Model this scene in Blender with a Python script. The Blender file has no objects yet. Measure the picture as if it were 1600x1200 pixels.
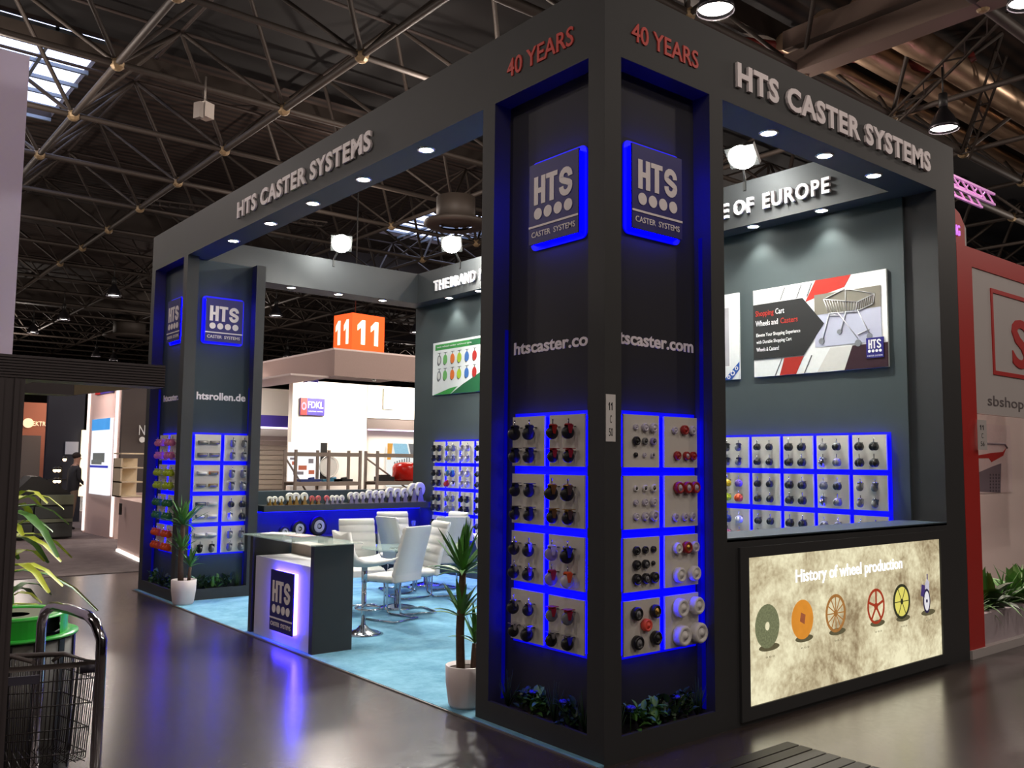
import bpy, bmesh, math, random
from mathutils import Vector, Matrix
rnd = random.Random(7)
COL = bpy.context.scene.collection
SC = bpy.context.scene

# ------------------------------------------------------------------ camera
F_PX, YAW, PITCH, ROLL = 1390.84, 0.885979, 0.0870982, 0.00994983
CAM = Vector((-3.676, -3.651, 1.7))
def cam_axes():
    cy, sy, cp, sp = math.cos(YAW), math.sin(YAW), math.cos(PITCH), math.sin(PITCH)
    fw = Vector((cy*cp, sy*cp, sp)); rt = Vector((sy, -cy, 0)); up = rt.cross(fw)
    c, s = math.cos(ROLL), math.sin(ROLL)
    return c*rt+s*up, -s*rt+c*up, fw
RT, UP, FW = cam_axes()
cd = bpy.data.cameras.new('camera'); cam = bpy.data.objects.new('camera', cd); COL.objects.link(cam)
cd.sensor_width = 36; cd.lens = F_PX/1600*36; cd.clip_start = .05; cd.clip_end = 500
cam.matrix_world = Matrix(((RT.x, UP.x, -FW.x, CAM.x), (RT.y, UP.y, -FW.y, CAM.y), (RT.z, UP.z, -FW.z, CAM.z), (0, 0, 0, 1)))
SC.camera = cam

# ------------------------------------------------------------------ world, exposure
w = bpy.data.worlds.new('world'); SC.world = w; w.use_nodes = True
wb = w.node_tree.nodes['Background']; wb.inputs[0].default_value = (.62, .68, 1.0, 1); wb.inputs[1].default_value = 3.0
SC.view_settings.view_transform = 'Standard'; SC.view_settings.look = 'None'
SC.view_settings.exposure = 0.0; SC.view_settings.gamma = 1.0; SC.view_settings.use_curve_mapping = False
SC.cycles.use_denoising = True
SC.cycles.max_bounces = 6; SC.cycles.diffuse_bounces = 3; SC.cycles.glossy_bounces = 3
SC.cycles.transmission_bounces = 4; SC.cycles.transparent_max_bounces = 8
SC.cycles.sample_clamp_indirect = 4.0; SC.cycles.caustics_reflective = False; SC.cycles.caustics_refractive = False
K_HALL, K_FLOOD, K_DOWN, K_LED = 1.0, 1.0, 1.0, 1.0
K_HALL_POINT = 430*K_HALL

# ------------------------------------------------------------------ materials
def lin(c):
    return tuple(((v/255)/12.92 if v/255 <= .04045 else ((v/255+.055)/1.055)**2.4) for v in c)
MATS = {}
def mat(name, rgb, rough=.5, metal=0.0, emit=0.0, emit_rgb=None, var=.06, scale=30, bump=0.0, alpha=1.0, trans=0.0, spec=.5, coat=0.0):
    if name in MATS: return MATS[name]
    m = bpy.data.materials.new(name); m.use_nodes = True; nt = m.node_tree; b = nt.nodes['Principled BSDF']
    c = lin(rgb)
    tc = nt.nodes.new('ShaderNodeTexCoord'); nz = nt.nodes.new('ShaderNodeTexNoise'); nz.inputs['Scale'].default_value = scale
    nz.inputs['Detail'].default_value = 3
    nt.links.new(tc.outputs['Object'], nz.inputs['Vector'])
    mx = nt.nodes.new('ShaderNodeMix'); mx.data_type = 'RGBA'
    mx.inputs[6].default_value = (*[v*(1-var) for v in c], 1); mx.inputs[7].default_value = (*[min(1, v*(1+var)) for v in c], 1)
    nt.links.new(nz.outputs['Fac'], mx.inputs[0]); nt.links.new(mx.outputs[2], b.inputs['Base Color'])
    b.inputs['Roughness'].default_value = rough; b.inputs['Metallic'].default_value = metal
    b.inputs['Specular IOR Level'].default_value = spec; b.inputs['Alpha'].default_value = alpha
    b.inputs['Transmission Weight'].default_value = trans; b.inputs['Coat Weight'].default_value = coat
    if emit:
        b.inputs['Emission Color'].default_value = (*(emit_rgb or c), 1); b.inputs['Emission Strength'].default_value = emit
    if bump:
        bp = nt.nodes.new('ShaderNodeBump'); bp.inputs['Strength'].default_value = bump; bp.inputs['Distance'].default_value = .01
        nt.links.new(nz.outputs['Fac'], bp.inputs['Height']); nt.links.new(bp.outputs['Normal'], b.inputs['Normal'])
    MATS[name] = m; return m
PAINT = mat('dark_grey_paint', (59, 60, 61), .55, var=.05, scale=8, bump=.02, spec=.3)
PAINT2 = mat('dark_grey_panel', (54, 66, 72), .6, var=.05, scale=6, spec=.3)
WALLP = mat('slate_wall_paint', (66, 76, 78), .6, var=.05, scale=5, spec=.3)
WHITE = mat('white_plastic', (232, 230, 228), .4, var=.02)
BOARD = mat('white_board', (222, 218, 210), .5, var=.02)
LETTER = mat('white_letter', (252, 244, 246), .5, var=.02)
RED_L = mat('red_letter', (205, 62, 52), .5, var=.04)
NAVY = mat('navy_sign', (30, 22, 118), .45, var=.05)
LED = mat('blue_led', (4, 4, 40), .5, emit=8*K_LED, emit_rgb=(.0, .0, 1.0), var=0)
LED_SOFT = mat('blue_led_soft', (4, 4, 40), .5, emit=.12*K_LED, emit_rgb=(.0, .0, 1.0), var=0)
LED_SIGN = mat('blue_led_sign', (4, 4, 40), .5, emit=30*K_LED, emit_rgb=(.0, .0, 1.0), var=0)
LED_HALO = mat('blue_halo_glow', (4, 4, 40), .5, emit=.8*K_LED, emit_rgb=(.0, .0, 1.0), var=0)  # paints the blue halo around the signs as a glowing surface
LED_WHITEBLUE = mat('bright_blue_led', (60, 60, 255), .5, emit=42*K_LED, emit_rgb=(.05, .03, 1.0), var=0)
LAMP_W = mat('lamp_glow', (255, 255, 255), .5, emit=30, emit_rgb=(1, .97, .9), var=0)
HALL_GLOW = mat('hall_lamp_glow', (255, 250, 245), .5, emit=9, emit_rgb=(1, .93, .86), var=0)
FLOOD_W = mat('flood_glow', (255, 255, 255), .5, emit=80, emit_rgb=(1, .98, .88), var=0)
CHROME = mat('chrome', (215, 215, 220), .12, 1.0, var=.02)
STEEL = mat('grey_steel', (150, 142, 136), .45, .6, var=.06)
BLACKP = mat('black_plastic', (26, 26, 28), .4, var=.1)
BLACK = mat('black_print', (22, 23, 24), .5)
GREYP = mat('grey_plastic', (120, 122, 126), .4)
CLEARP = mat('clear_plastic', (205, 200, 215), .2, var=.03)
LILACP = mat('lilac_plastic', (150, 140, 200), .3)
REDP = mat('red_plastic', (165, 34, 30), .4)
ORANGEP = mat('orange_plastic', (240, 92, 30), .4)
CORALP = mat('coral_rubber', (250, 95, 80), .5)
YELLOWP = mat('yellow_plastic', (235, 200, 30), .4)
LIMEP = mat('lime_plastic', (190, 215, 40), .4)
GREENP = mat('green_plastic', (50, 130, 70), .4)
PURPLEP = mat('purple_plastic', (130, 95, 180), .4)
PINKP = mat('pink_plastic', (225, 130, 170), .4)
BLUEP = mat('blue_plastic', (40, 60, 130), .4)
CYANP = mat('teal_plastic', (50, 120, 150), .4)
BROWNP = mat('brown_plastic', (190, 110, 60), .5)
BRASS = mat('brass_metal', (190, 150, 70), .3, .9)
LEATHER = mat('white_leather', (235, 233, 228), .45, var=.02, scale=60, bump=.03)
LEAF = mat('leaf_green', (84, 134, 62), .45, var=.35, scale=9)
LEAF_D = mat('leaf_dark_green', (44, 72, 40), .5, var=.4, scale=12)
LEAF_Y = mat('leaf_yellow_green', (196, 205, 60), .45, var=.25, scale=9)
BARK = mat('yucca_bark', (96, 74, 60), .85, var=.35, scale=40, bump=.3)
SOIL = mat('soil', (60, 45, 38), .95, var=.3, scale=60, bump=.4)
POTW = mat('white_pot', (226, 214, 212), .5, var=.02)
TRUSS = mat('truss_grey_paint', (64, 56, 50), .6, .1, var=.15, scale=2)
DUCT = mat('duct_metal', (176, 150, 126), .32, .85, var=.12, scale=3)
RED_W = mat('red_stand_paint', (190, 44, 38), .5, var=.05, scale=3)
PINKW = mat('warm_white_wall', (236, 220, 214), .6, var=.03, scale=3)
GREYW = mat('grey_white_panel', (196, 190, 188), .6, var=.03, scale=3)
GLASSG = mat('green_tint_glass', (210, 235, 225), .03, alpha=.32, spec=.8, var=0)
GREENB = mat('green_enamel', (52, 175, 60), .3, var=.05)
DARKM = mat('dark_metal', (48, 47, 46), .45, .4, var=.1)

def floor_mat():
    m = bpy.data.materials.new('polished_dark_floor'); m.use_nodes = True; nt = m.node_tree; b = nt.nodes['Principled BSDF']
    N = nt.nodes.new; L = nt.links.new
    tc = N('ShaderNodeTexCoord')
    n1 = N('ShaderNodeTexNoise'); n1.inputs['Scale'].default_value = .7; n1.inputs['Detail'].default_value = 6
    n2 = N('ShaderNodeTexNoise'); n2.inputs['Scale'].default_value = 22; n2.inputs['Detail'].default_value = 8; n2.inputs['Distortion'].default_value = 1.5
    mp = N('ShaderNodeMapping'); mp.inputs['Scale'].default_value = (9, 70, 1); mp.inputs['Rotation'].default_value = (0, 0, .5)
    n3 = N('ShaderNodeTexNoise'); n3.inputs['Scale'].default_value = 1.4; n3.inputs['Detail'].default_value = 4
    L(tc.outputs['Object'], n1.inputs['Vector']); L(tc.outputs['Object'], n2.inputs['Vector']); L(tc.outputs['Object'], mp.inputs['Vector']); L(mp.outputs['Vector'], n3.inputs['Vector'])
    cr = N('ShaderNodeValToRGB'); cr.color_ramp.elements[0].position = .3; cr.color_ramp.elements[1].position = .75
    cr.color_ramp.elements[0].color = (*lin((54, 46, 45)), 1); cr.color_ramp.elements[1].color = (*lin((68, 59, 57)), 1)
    L(n1.outputs['Fac'], cr.inputs['Fac'])
    sc = N('ShaderNodeValToRGB'); sc.color_ramp.elements[0].position = .6; sc.color_ramp.elements[1].position = .68
    L(n3.outputs['Fac'], sc.inputs['Fac'])
    mx = N('ShaderNodeMix'); mx.data_type = 'RGBA'; mx.inputs[7].default_value = (*lin((120, 110, 105)), 1)
    ml = N('ShaderNodeMath'); ml.operation = 'MULTIPLY'; ml.inputs[1].default_value = .5
    L(sc.outputs['Color'], ml.inputs[0]); L(ml.outputs[0], mx.inputs[0]); L(cr.outputs['Color'], mx.inputs[6]); L(mx.outputs[2], b.inputs['Base Color'])
    mr = N('ShaderNodeMapRange'); mr.inputs['From Min'].default_value = .3; mr.inputs['From Max'].default_value = .7
    mr.inputs['To Min'].default_value = .2; mr.inputs['To Max'].default_value = .25
    L(n2.outputs['Fac'], mr.inputs['Value']); L(mr.outputs['Result'], b.inputs['Roughness'])
    b.inputs['Specular IOR Level'].default_value = .9
    bp = N('ShaderNodeBump'); bp.inputs['Strength'].default_value = .012; bp.inputs['Distance'].default_value = .01
    L(n2.outputs['Fac'], bp.inputs['Height']); L(bp.outputs['Normal'], b.inputs['Normal'])
    return m
def carpet_mat(name, c0, c1):
    m = bpy.data.materials.new(name); m.use_nodes = True; nt = m.node_tree; b = nt.nodes['Principled BSDF']
    N = nt.nodes.new; L = nt.links.new; tc = N('ShaderNodeTexCoord')
    n1 = N('ShaderNodeTexNoise'); n1.inputs['Scale'].default_value = 3; n1.inputs['Detail'].default_value = 8; n1.inputs['Roughness'].default_value = .75
    n2 = N('ShaderNodeTexNoise'); n2.inputs['Scale'].default_value = 400
    cr = N('ShaderNodeValToRGB'); cr.color_ramp.elements[0].position = .35; cr.color_ramp.elements[1].position = .65
    cr.color_ramp.elements[0].color = (*lin(c0), 1); cr.color_ramp.elements[1].color = (*lin(c1), 1)
    L(tc.outputs['Object'], n1.inputs['Vector']); L(tc.outputs['Object'], n2.inputs['Vector']); L(n1.outputs['Fac'], cr.inputs['Fac']); L(cr.outputs['Color'], b.inputs['Base Color'])
    bp = N('ShaderNodeBump'); bp.inputs['Strength'].default_value = .3; bp.inputs['Distance'].default_value = .004
    L(n2.outputs['Fac'], bp.inputs['Height']); L(bp.outputs['Normal'], b.inputs['Normal']); b.inputs['Roughness'].default_value = .95
    b.inputs['Specular IOR Level'].default_value = .1
    return m
def stone_light_mat():
    m = bpy.data.materials.new('backlit_stone_print'); m.use_nodes = True; nt = m.node_tree; b = nt.nodes['Principled BSDF']
    N = nt.nodes.new; L = nt.links.new; tc = N('ShaderNodeTexCoord')
    n1 = N('ShaderNodeTexNoise'); n1.inputs['Scale'].default_value = 2.2; n1.inputs['Detail'].default_value = 12; n1.inputs['Roughness'].default_value = .62; n1.inputs['Distortion'].default_value = .6
    n2 = N('ShaderNodeTexNoise'); n2.inputs['Scale'].default_value = 28; n2.inputs['Detail'].default_value = 6
    for n in (n1, n2): L(tc.outputs['Object'], n.inputs['Vector'])
    ad = N('ShaderNodeMath'); ad.operation = 'MULTIPLY_ADD'; ad.inputs[1].default_value = .3; L(n2.outputs['Fac'], ad.inputs[0]); L(n1.outputs['Fac'], ad.inputs[2])
    cr = N('ShaderNodeValToRGB'); e = cr.color_ramp.elements
    e[0].position = .48; e[0].color = (*lin((150, 130, 98)), 1); e[1].position = .8; e[1].color = (*lin((252, 244, 205)), 1)
    k = e.new(.62); k.color = (*lin((206, 192, 155)), 1)
    L(ad.outputs[0], cr.inputs['Fac']); L(cr.outputs['Color'], b.inputs['Emission Color']); b.inputs['Emission Strength'].default_value = .92
    b.inputs['Base Color'].default_value = (.05, .05, .045, 1); b.inputs['Roughness'].default_value = .25
    return m
def backlit(name, rgb, s=.8, var=.25, scale=30):
    if name in MATS: return MATS[name]
    m = bpy.data.materials.new(name); m.use_nodes = True; nt = m.node_tree; b = nt.nodes['Principled BSDF']
    N = nt.nodes.new; L = nt.links.new; tc = N('ShaderNodeTexCoord'); nz = N('ShaderNodeTexNoise'); nz.inputs['Scale'].default_value = scale; nz.inputs['Detail'].default_value = 5
    L(tc.outputs['Object'], nz.inputs['Vector']); mx = N('ShaderNodeMix'); mx.data_type = 'RGBA'; c = lin(rgb)
    mx.inputs[6].default_value = (*[v*(1-var) for v in c], 1); mx.inputs[7].default_value = (*[min(1, v*(1+var)) for v in c], 1)
    L(nz.outputs['Fac'], mx.inputs[0]); L(mx.outputs[2], b.inputs['Emission Color']); b.inputs['Emission Strength'].default_value = s
    b.inputs['Base Color'].default_value = (.03, .03, .03, 1); b.inputs['Roughness'].default_value = .3
    MATS[name] = m; return m

# ------------------------------------------------------------------ mesh helpers
class MB:
    def __init__(s): s.bm = bmesh.new(); s.mi = 0
    def _f(s, vs, mi=None):
        try: f = s.bm.faces.new(vs)
        except ValueError: return None
        f.material_index = s.mi if mi is None else mi; return f
    def box(s, x0, x1, y0, y1, z0, z1):
        v = [s.bm.verts.new(p) for p in ((x0, y0, z0), (x1, y0, z0), (x1, y1, z0), (x0, y1, z0), (x0, y0, z1), (x1, y0, z1), (x1, y1, z1), (x0, y1, z1))]
        for q in ((3, 2, 1, 0), (4, 5, 6, 7), (0, 1, 5, 4), (1, 2, 6, 5), (2, 3, 7, 6), (3, 0, 4, 7)): s._f([v[i] for i in q])
        return s
    def bar(s, p, q, wx, wy=None, up=(0, 0, 1)):
        p, q = Vector(p), Vector(q); d = (q-p).normalized(); u = Vector(up)
        if abs(d.dot(u)) > .98: u = Vector((1, 0, 0))
        a = d.cross(u).normalized(); b = a.cross(d); wy = wy or wx
        r = []
        for e in (p, q): r.append([s.bm.verts.new(e+a*i*wx/2+b*j*wy/2) for i, j in ((-1, -1), (1, -1), (1, 1), (-1, 1))])
        for k in range(4): s._f([r[0][k], r[0][(k+1) % 4], r[1][(k+1) % 4], r[1][k]])
        s._f(r[0][::-1]); s._f(r[1]); return s
    def cyl(s, p, q, r, r2=None, n=12, caps=True, smooth=True):
        p, q = Vector(p), Vector(q); d = (q-p).normalized(); u = Vector((0, 0, 1)) if abs(d.z) < .95 else Vector((1, 0, 0))
        a = d.cross(u).normalized(); b = d.cross(a); r2 = r if r2 is None else r2
        R = [[s.bm.verts.new(e+(a*math.cos(t*math.tau/n)+b*math.sin(t*math.tau/n))*rr) for t in range(n)] for e, rr in ((p, r), (q, r2))]
        for k in range(n):
            f = s._f([R[0][k], R[0][(k+1) % n], R[1][(k+1) % n], R[1][k]])
            if f: f.smooth = smooth
        if caps: s._f(R[0][::-1]); s._f(R[1])
        return s
    def tube(s, pts, r, n=8, closed=False):
        pts = [Vector(p) for p in pts]; R = []; a = None; m = len(pts)
        for i, p in enumerate(pts):
            if closed: d = (pts[(i+1) % m]-pts[i-1]).normalized()
            else: d = ((pts[min(i+1, m-1)]-pts[max(i-1, 0)])).normalized()
            if a is None:
                u = Vector((0, 0, 1)) if abs(d.z) < .9 else Vector((1, 0, 0)); a = d.cross(u).normalized()
            else: a = (a-d*a.dot(d)).normalized()
            b = d.cross(a); rr = r[i] if isinstance(r, (list, tuple)) else r
            R.append([s.bm.verts.new(p+(a*math.cos(t*math.tau/n)+b*math.sin(t*math.tau/n))*rr) for t in range(n)])
        for i in range(m if closed else m-1):
            A, B = R[i], R[(i+1) % m]
            for k in range(n):
                f = s._f([A[k], A[(k+1) % n], B[(k+1) % n], B[k]])
                if f: f.smooth = True
        if not closed: s._f(R[0][::-1]); s._f(R[-1])
        return s
    def lathe(s, prof, c=(0, 0, 0), n=24, axis='z'):
        c = Vector(c); R = []
        def P(r, h, t):
            x, y = r*math.cos(t), r*math.sin(t)
            return {'z': Vector((x, y, h)), 'y': Vector((x, h, y)), 'x': Vector((h, x, y))}[axis]+c
        for r, h in prof: R.append([s.bm.verts.new(P(max(r, 1e-4), h, k*math.tau/n)) for k in range(n)])
        for i in range(len(R)-1):
            for k in range(n):
                f = s._f([R[i][k], R[i][(k+1) % n], R[i+1][(k+1) % n], R[i+1][k]])
                if f: f.smooth = True
        return s
    def poly(s, pts, y0, y1):            # polygon in x,z extruded along y
        A = [s.bm.verts.new((x, y0, z)) for x, z in pts]; B = [s.bm.verts.new((x, y1, z)) for x, z in pts]; n = len(pts)
        s._f(A); s._f(B[::-1])
        for k in range(n): s._f([A[k], B[k], B[(k+1) % n], A[(k+1) % n]])
        return s
    def face(s, pts): s._f([s.bm.verts.new(p) for p in pts]); return s
    def disc(s, x, z, rx, y0, y1, rz=None, n=24, hole=0):
        rz = rz or rx
        if not hole: return s.poly([(x+rx*math.cos(k*math.tau/n), z+rz*math.sin(k*math.tau/n)) for k in range(n)], y0, y1)
        P = [[s.bm.verts.new((x+rx*f*math.cos(k*math.tau/n), y, z+rz*f*math.sin(k*math.tau/n))) for k in range(n)] for f in (1, hole) for y in (y0, y1)]
        for k in range(n):
            j = (k+1) % n
            s._f([P[0][k], P[0][j], P[2][j], P[2][k]]); s._f([P[0][k], P[1][k], P[1][j], P[0][j]]); s._f([P[2][k], P[2][j], P[3][j], P[3][k]])
        return s
    def sphere(s, c, r, n=10, sc=(1, 1, 1)):
        bmesh.ops.create_uvsphere(s.bm, u_segments=n, v_segments=max(6, n*2//3), radius=r, matrix=Matrix.Translation(c) @ Matrix.Diagonal((*sc, 1)))
        return s
    def rot(s, ang, axis='Z', c=(0, 0, 0)):
        bmesh.ops.rotate(s.bm, cent=c, matrix=Matrix.Rotation(ang, 3, axis), verts=s.bm.verts); return s
    def done(s, name, mats, recalc=True):
        if recalc: bmesh.ops.recalc_face_normals(s.bm, faces=s.bm.faces)
        me = bpy.data.meshes.new(name); s.bm.to_mesh(me); s.bm.free()
        for m in (mats if isinstance(mats, (list, tuple)) else [mats]): me.materials.append(m)
        return me
    def part(s, name, mats, parent=None, off=None, loc=None, rz=0):
        if off is not None: bmesh.ops.translate(s.bm, verts=s.bm.verts, vec=-Vector(off))
        return link(name, s.done(name, mats), parent, loc, rz)
def link(name, me, parent=None, loc=None, rz=0):
    o = bpy.data.objects.new(name, me); COL.objects.link(o)
    if parent is not None: o.parent = parent
    if loc is not None: o.location = loc
    if rz: o.rotation_euler = (0, 0, rz)
    return o
def tag(o, label=None, cat=None, group=None, kind=None):
    if label: o['label'] = label
    if cat: o['category'] = cat
    if group: o['group'] = group
    if kind: o['kind'] = kind
    return o
def thing(name, label, cat, loc=(0, 0, 0), rz=0, group=None):
    o = bpy.data.objects.new(name, None); COL.objects.link(o); o.location = loc; o.rotation_euler = (0, 0, rz); o.empty_display_size = .1
    return tag(o, label, cat, group)
def copy_tree(o, parent=None):
    c = o.copy(); COL.objects.link(c); c.parent = parent
    for ch in list(o.children): copy_tree(ch, c)
    return c
QM = -math.pi/2
def place(face, u, z, d):                # face 'R': plane facing -y; face 'L': plane facing -x
    return ((u, d, z), 0) if face == 'R' else ((d, u, z), QM)
# text as mesh, fitted to a width and height; lies in x,z facing -y, centred at origin
_dg = None
def text_bm(s, w, h, bold=.0, depth=.004, space=1.0, align='C'):
    cu = bpy.data.curves.new('t', 'FONT'); cu.body = s; cu.size = 1; cu.offset = bold; cu.space_character = space; cu.extrude = .02; cu.resolution_u = 3
    o = bpy.data.objects.new('t', cu); COL.objects.link(o); bpy.context.view_layer.update()
    me = bpy.data.meshes.new_from_object(o.evaluated_get(bpy.context.evaluated_depsgraph_get()))
    bm = bmesh.new(); bm.from_mesh(me); bmesh.ops.remove_doubles(bm, verts=bm.verts, dist=1e-4)
    bpy.data.objects.remove(o); bpy.data.curves.remove(cu); bpy.data.meshes.remove(me)
    xs = [v.co.x for v in bm.verts]; ys = [v.co.y for v in bm.verts]; x0, x1, y0, y1 = min(xs), max(xs), min(ys), max(ys)
    sy = h/(y1-y0); sx = w/(x1-x0) if w else sy
    ox = {'C': (x0+x1)/2, 'L': x0, 'R': x1}[align]
    for v in bm.verts:
        x, y, z = v.co; v.co = ((x-ox)*sx, -(1 if z > 0 else 0)*depth, (y-(y0+y1)/2)*sy)
    return bm
def text(s, w, h, m, parent, loc=(0, 0, 0), name='lettering', letters=False, align='C', **k):
    bm = text_bm(s, w, h, align=align, **k); out = []
    if not letters:
        me = bpy.data.meshes.new(name); bmesh.ops.recalc_face_normals(bm, faces=bm.faces); bm.to_mesh(me); bm.free(); me.materials.append(m)
        return link(name, me, parent, loc)
    seen = set(); isl = []
    bm.verts.ensure_lookup_table()
    for v in bm.verts:
        if v.index in seen: continue
        st = [v]; comp = []; seen.add(v.index)
        while st:
            a = st.pop(); comp.append(a)
            for e in a.link_edges:
                b = e.other_vert(a)
                if b.index not in seen: seen.add(b.index); st.append(b)
        isl.append(comp)
    for comp in isl:
        cs = set(comp); nb = bmesh.new(); mp = {a: nb.verts.new(a.co) for a in comp}
        for f in bm.faces:
            if f.verts[0] in cs:
                try: nb.faces.new([mp[a] for a in f.verts])
                except ValueError: pass
        bmesh.ops.recalc_face_normals(nb, faces=nb.faces)
        me = bpy.data.meshes.new('letter'); nb.to_mesh(me); nb.free(); me.materials.append(m); out.append(link('letter', me, parent, loc))
    bm.free(); return out
def light(kind, name, loc, energy, color=(1, 1, 1), size=.2, target=None, parent=None, spot=None, blend=.5):
    ld = bpy.data.lights.new(name, kind); ld.energy = energy; ld.color = color
    if kind == 'AREA': ld.shape = 'DISK'; ld.size = size
    else: ld.shadow_soft_size = size
    if kind == 'SPOT': ld.spot_size = spot or 1.6; ld.spot_blend = blend
    o = bpy.data.objects.new(name, ld); COL.objects.link(o); o.location = loc
    if target is not None: o.rotation_euler = (Vector(target)-Vector(loc)).to_track_quat('-Z', 'Y').to_euler()
    if parent is not None: o.parent = parent
    return o

# ================================================================== SETTING
H0, HB, HT = 0.0, 4.17, 4.64
tag(MB().box(-70, 90, -60, 110, -.1, 0).part('floor', floor_mat()), kind='structure')
tag(MB().box(-.05, 0, .002, 8.46, 0, .012).box(0, 4.17, 1.2, 7.1, 0, .012).box(1.13, 4.17, .36, 1.2, 0, .012).box(1.0, 4.17, 7.1, 8.2, 0, .012).part('booth_carpet', carpet_mat('blue_carpet', (102, 154, 182), (138, 190, 212)), loc=(0, 0, 0)),
    'light blue carpet covering the floor inside the dark corner booth', 'carpet')
ctrim = MB().box(-.064, -.05, -.01, 8.5, 0, .009).part('trim_1', mat('carpet_edge_trim', (110, 105, 100), .4)); tag(ctrim, kind='structure')
# hall far walls
HW = mat('hall_wall_dark', (52, 44, 40), .8, var=.2, scale=.3)
for i, (a, b, c, d) in enumerate(((-70, 90, 109.5, 110), (-70, 90, -60, -59.5), (-70, -69.5, -60, 110), (89.5, 90, -60, 110))):
    tag(MB().box(a, b, c, d, 0, 12.4).part(('wall_north', 'wall_south', 'wall_west', 'wall_east')[i], HW), kind='structure')

# roof: dark deck with skylight openings
def roof():
    m = bpy.data.materials.new('roof_deck'); m.use_nodes = True; nt = m.node_tree; b = nt.nodes['Principled BSDF']; N = nt.nodes.new; L = nt.links.new
    tc = N('ShaderNodeTexCoord'); wv = N('ShaderNodeTexWave'); wv.inputs['Scale'].default_value = .9; wv.bands_direction = 'Y'; wv.inputs['Distortion'].default_value = .4
    nz = N('ShaderNodeTexNoise'); nz.inputs['Scale'].default_value = .25; L(tc.outputs['Object'], wv.inputs['Vector']); L(tc.outputs['Object'], nz.inputs['Vector'])
    mx = N('ShaderNodeMix'); mx.data_type = 'RGBA'; mx.inputs[6].default_value = (*lin((30, 24, 22)), 1); mx.inputs[7].default_value = (*lin((80, 60, 50)), 1)
    ml = N('ShaderNodeMath'); ml.operation = 'MULTIPLY'; L(wv.outputs['Fac'], ml.inputs[0]); L(nz.outputs['Fac'], ml.inputs[1]); L(ml.outputs[0], mx.inputs[0]); L(mx.outputs[2], b.inputs['Base Color'])
    b.inputs['Roughness'].default_value = .8
    blk = mat('black_roof_panel', (20, 18, 18), .8)
    ys = [-60, 8.0, 19.6, 19.9, 26.6, 32, 44, 110]; xs = [-70, -9.5, 2.2, 17, 21, 33, 90]
    holes = {(1, 3), (3, 4), (5, 5), (3, 0)} - {(3, 0)}
    mb = MB()
    for i in range(len(xs)-1):
        for j in range(len(ys)-1):
            if (i, j) in holes: continue
            mb.mi = 1 if (j == 1) else 0
            mb.box(xs[i], xs[i+1], ys[j], ys[j+1], 12.3, 12.5)
    o = tag(mb.part('ceiling', [m, blk]), kind='structure')
    sk = mat('skylight_frame', (120, 130, 140), .4, .5)
    for (i, j) in holes:
        n = 0; x = xs[i]
        f = MB()
        while x < xs[i+1]: f.box(x, x+.09, ys[j], ys[j+1], 12.2, 12.3); x += 1.3
        y = ys[j]
        while y < ys[j+1]: f.box(xs[i], xs[i+1], y, y+.09, 12.18, 12.28); y += 1.1
        tag(f.part('window_1' if j == 3 else 'window_2' if j == 4 else 'window_3', sk), kind='structure')
    return o
ceil = roof()
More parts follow.
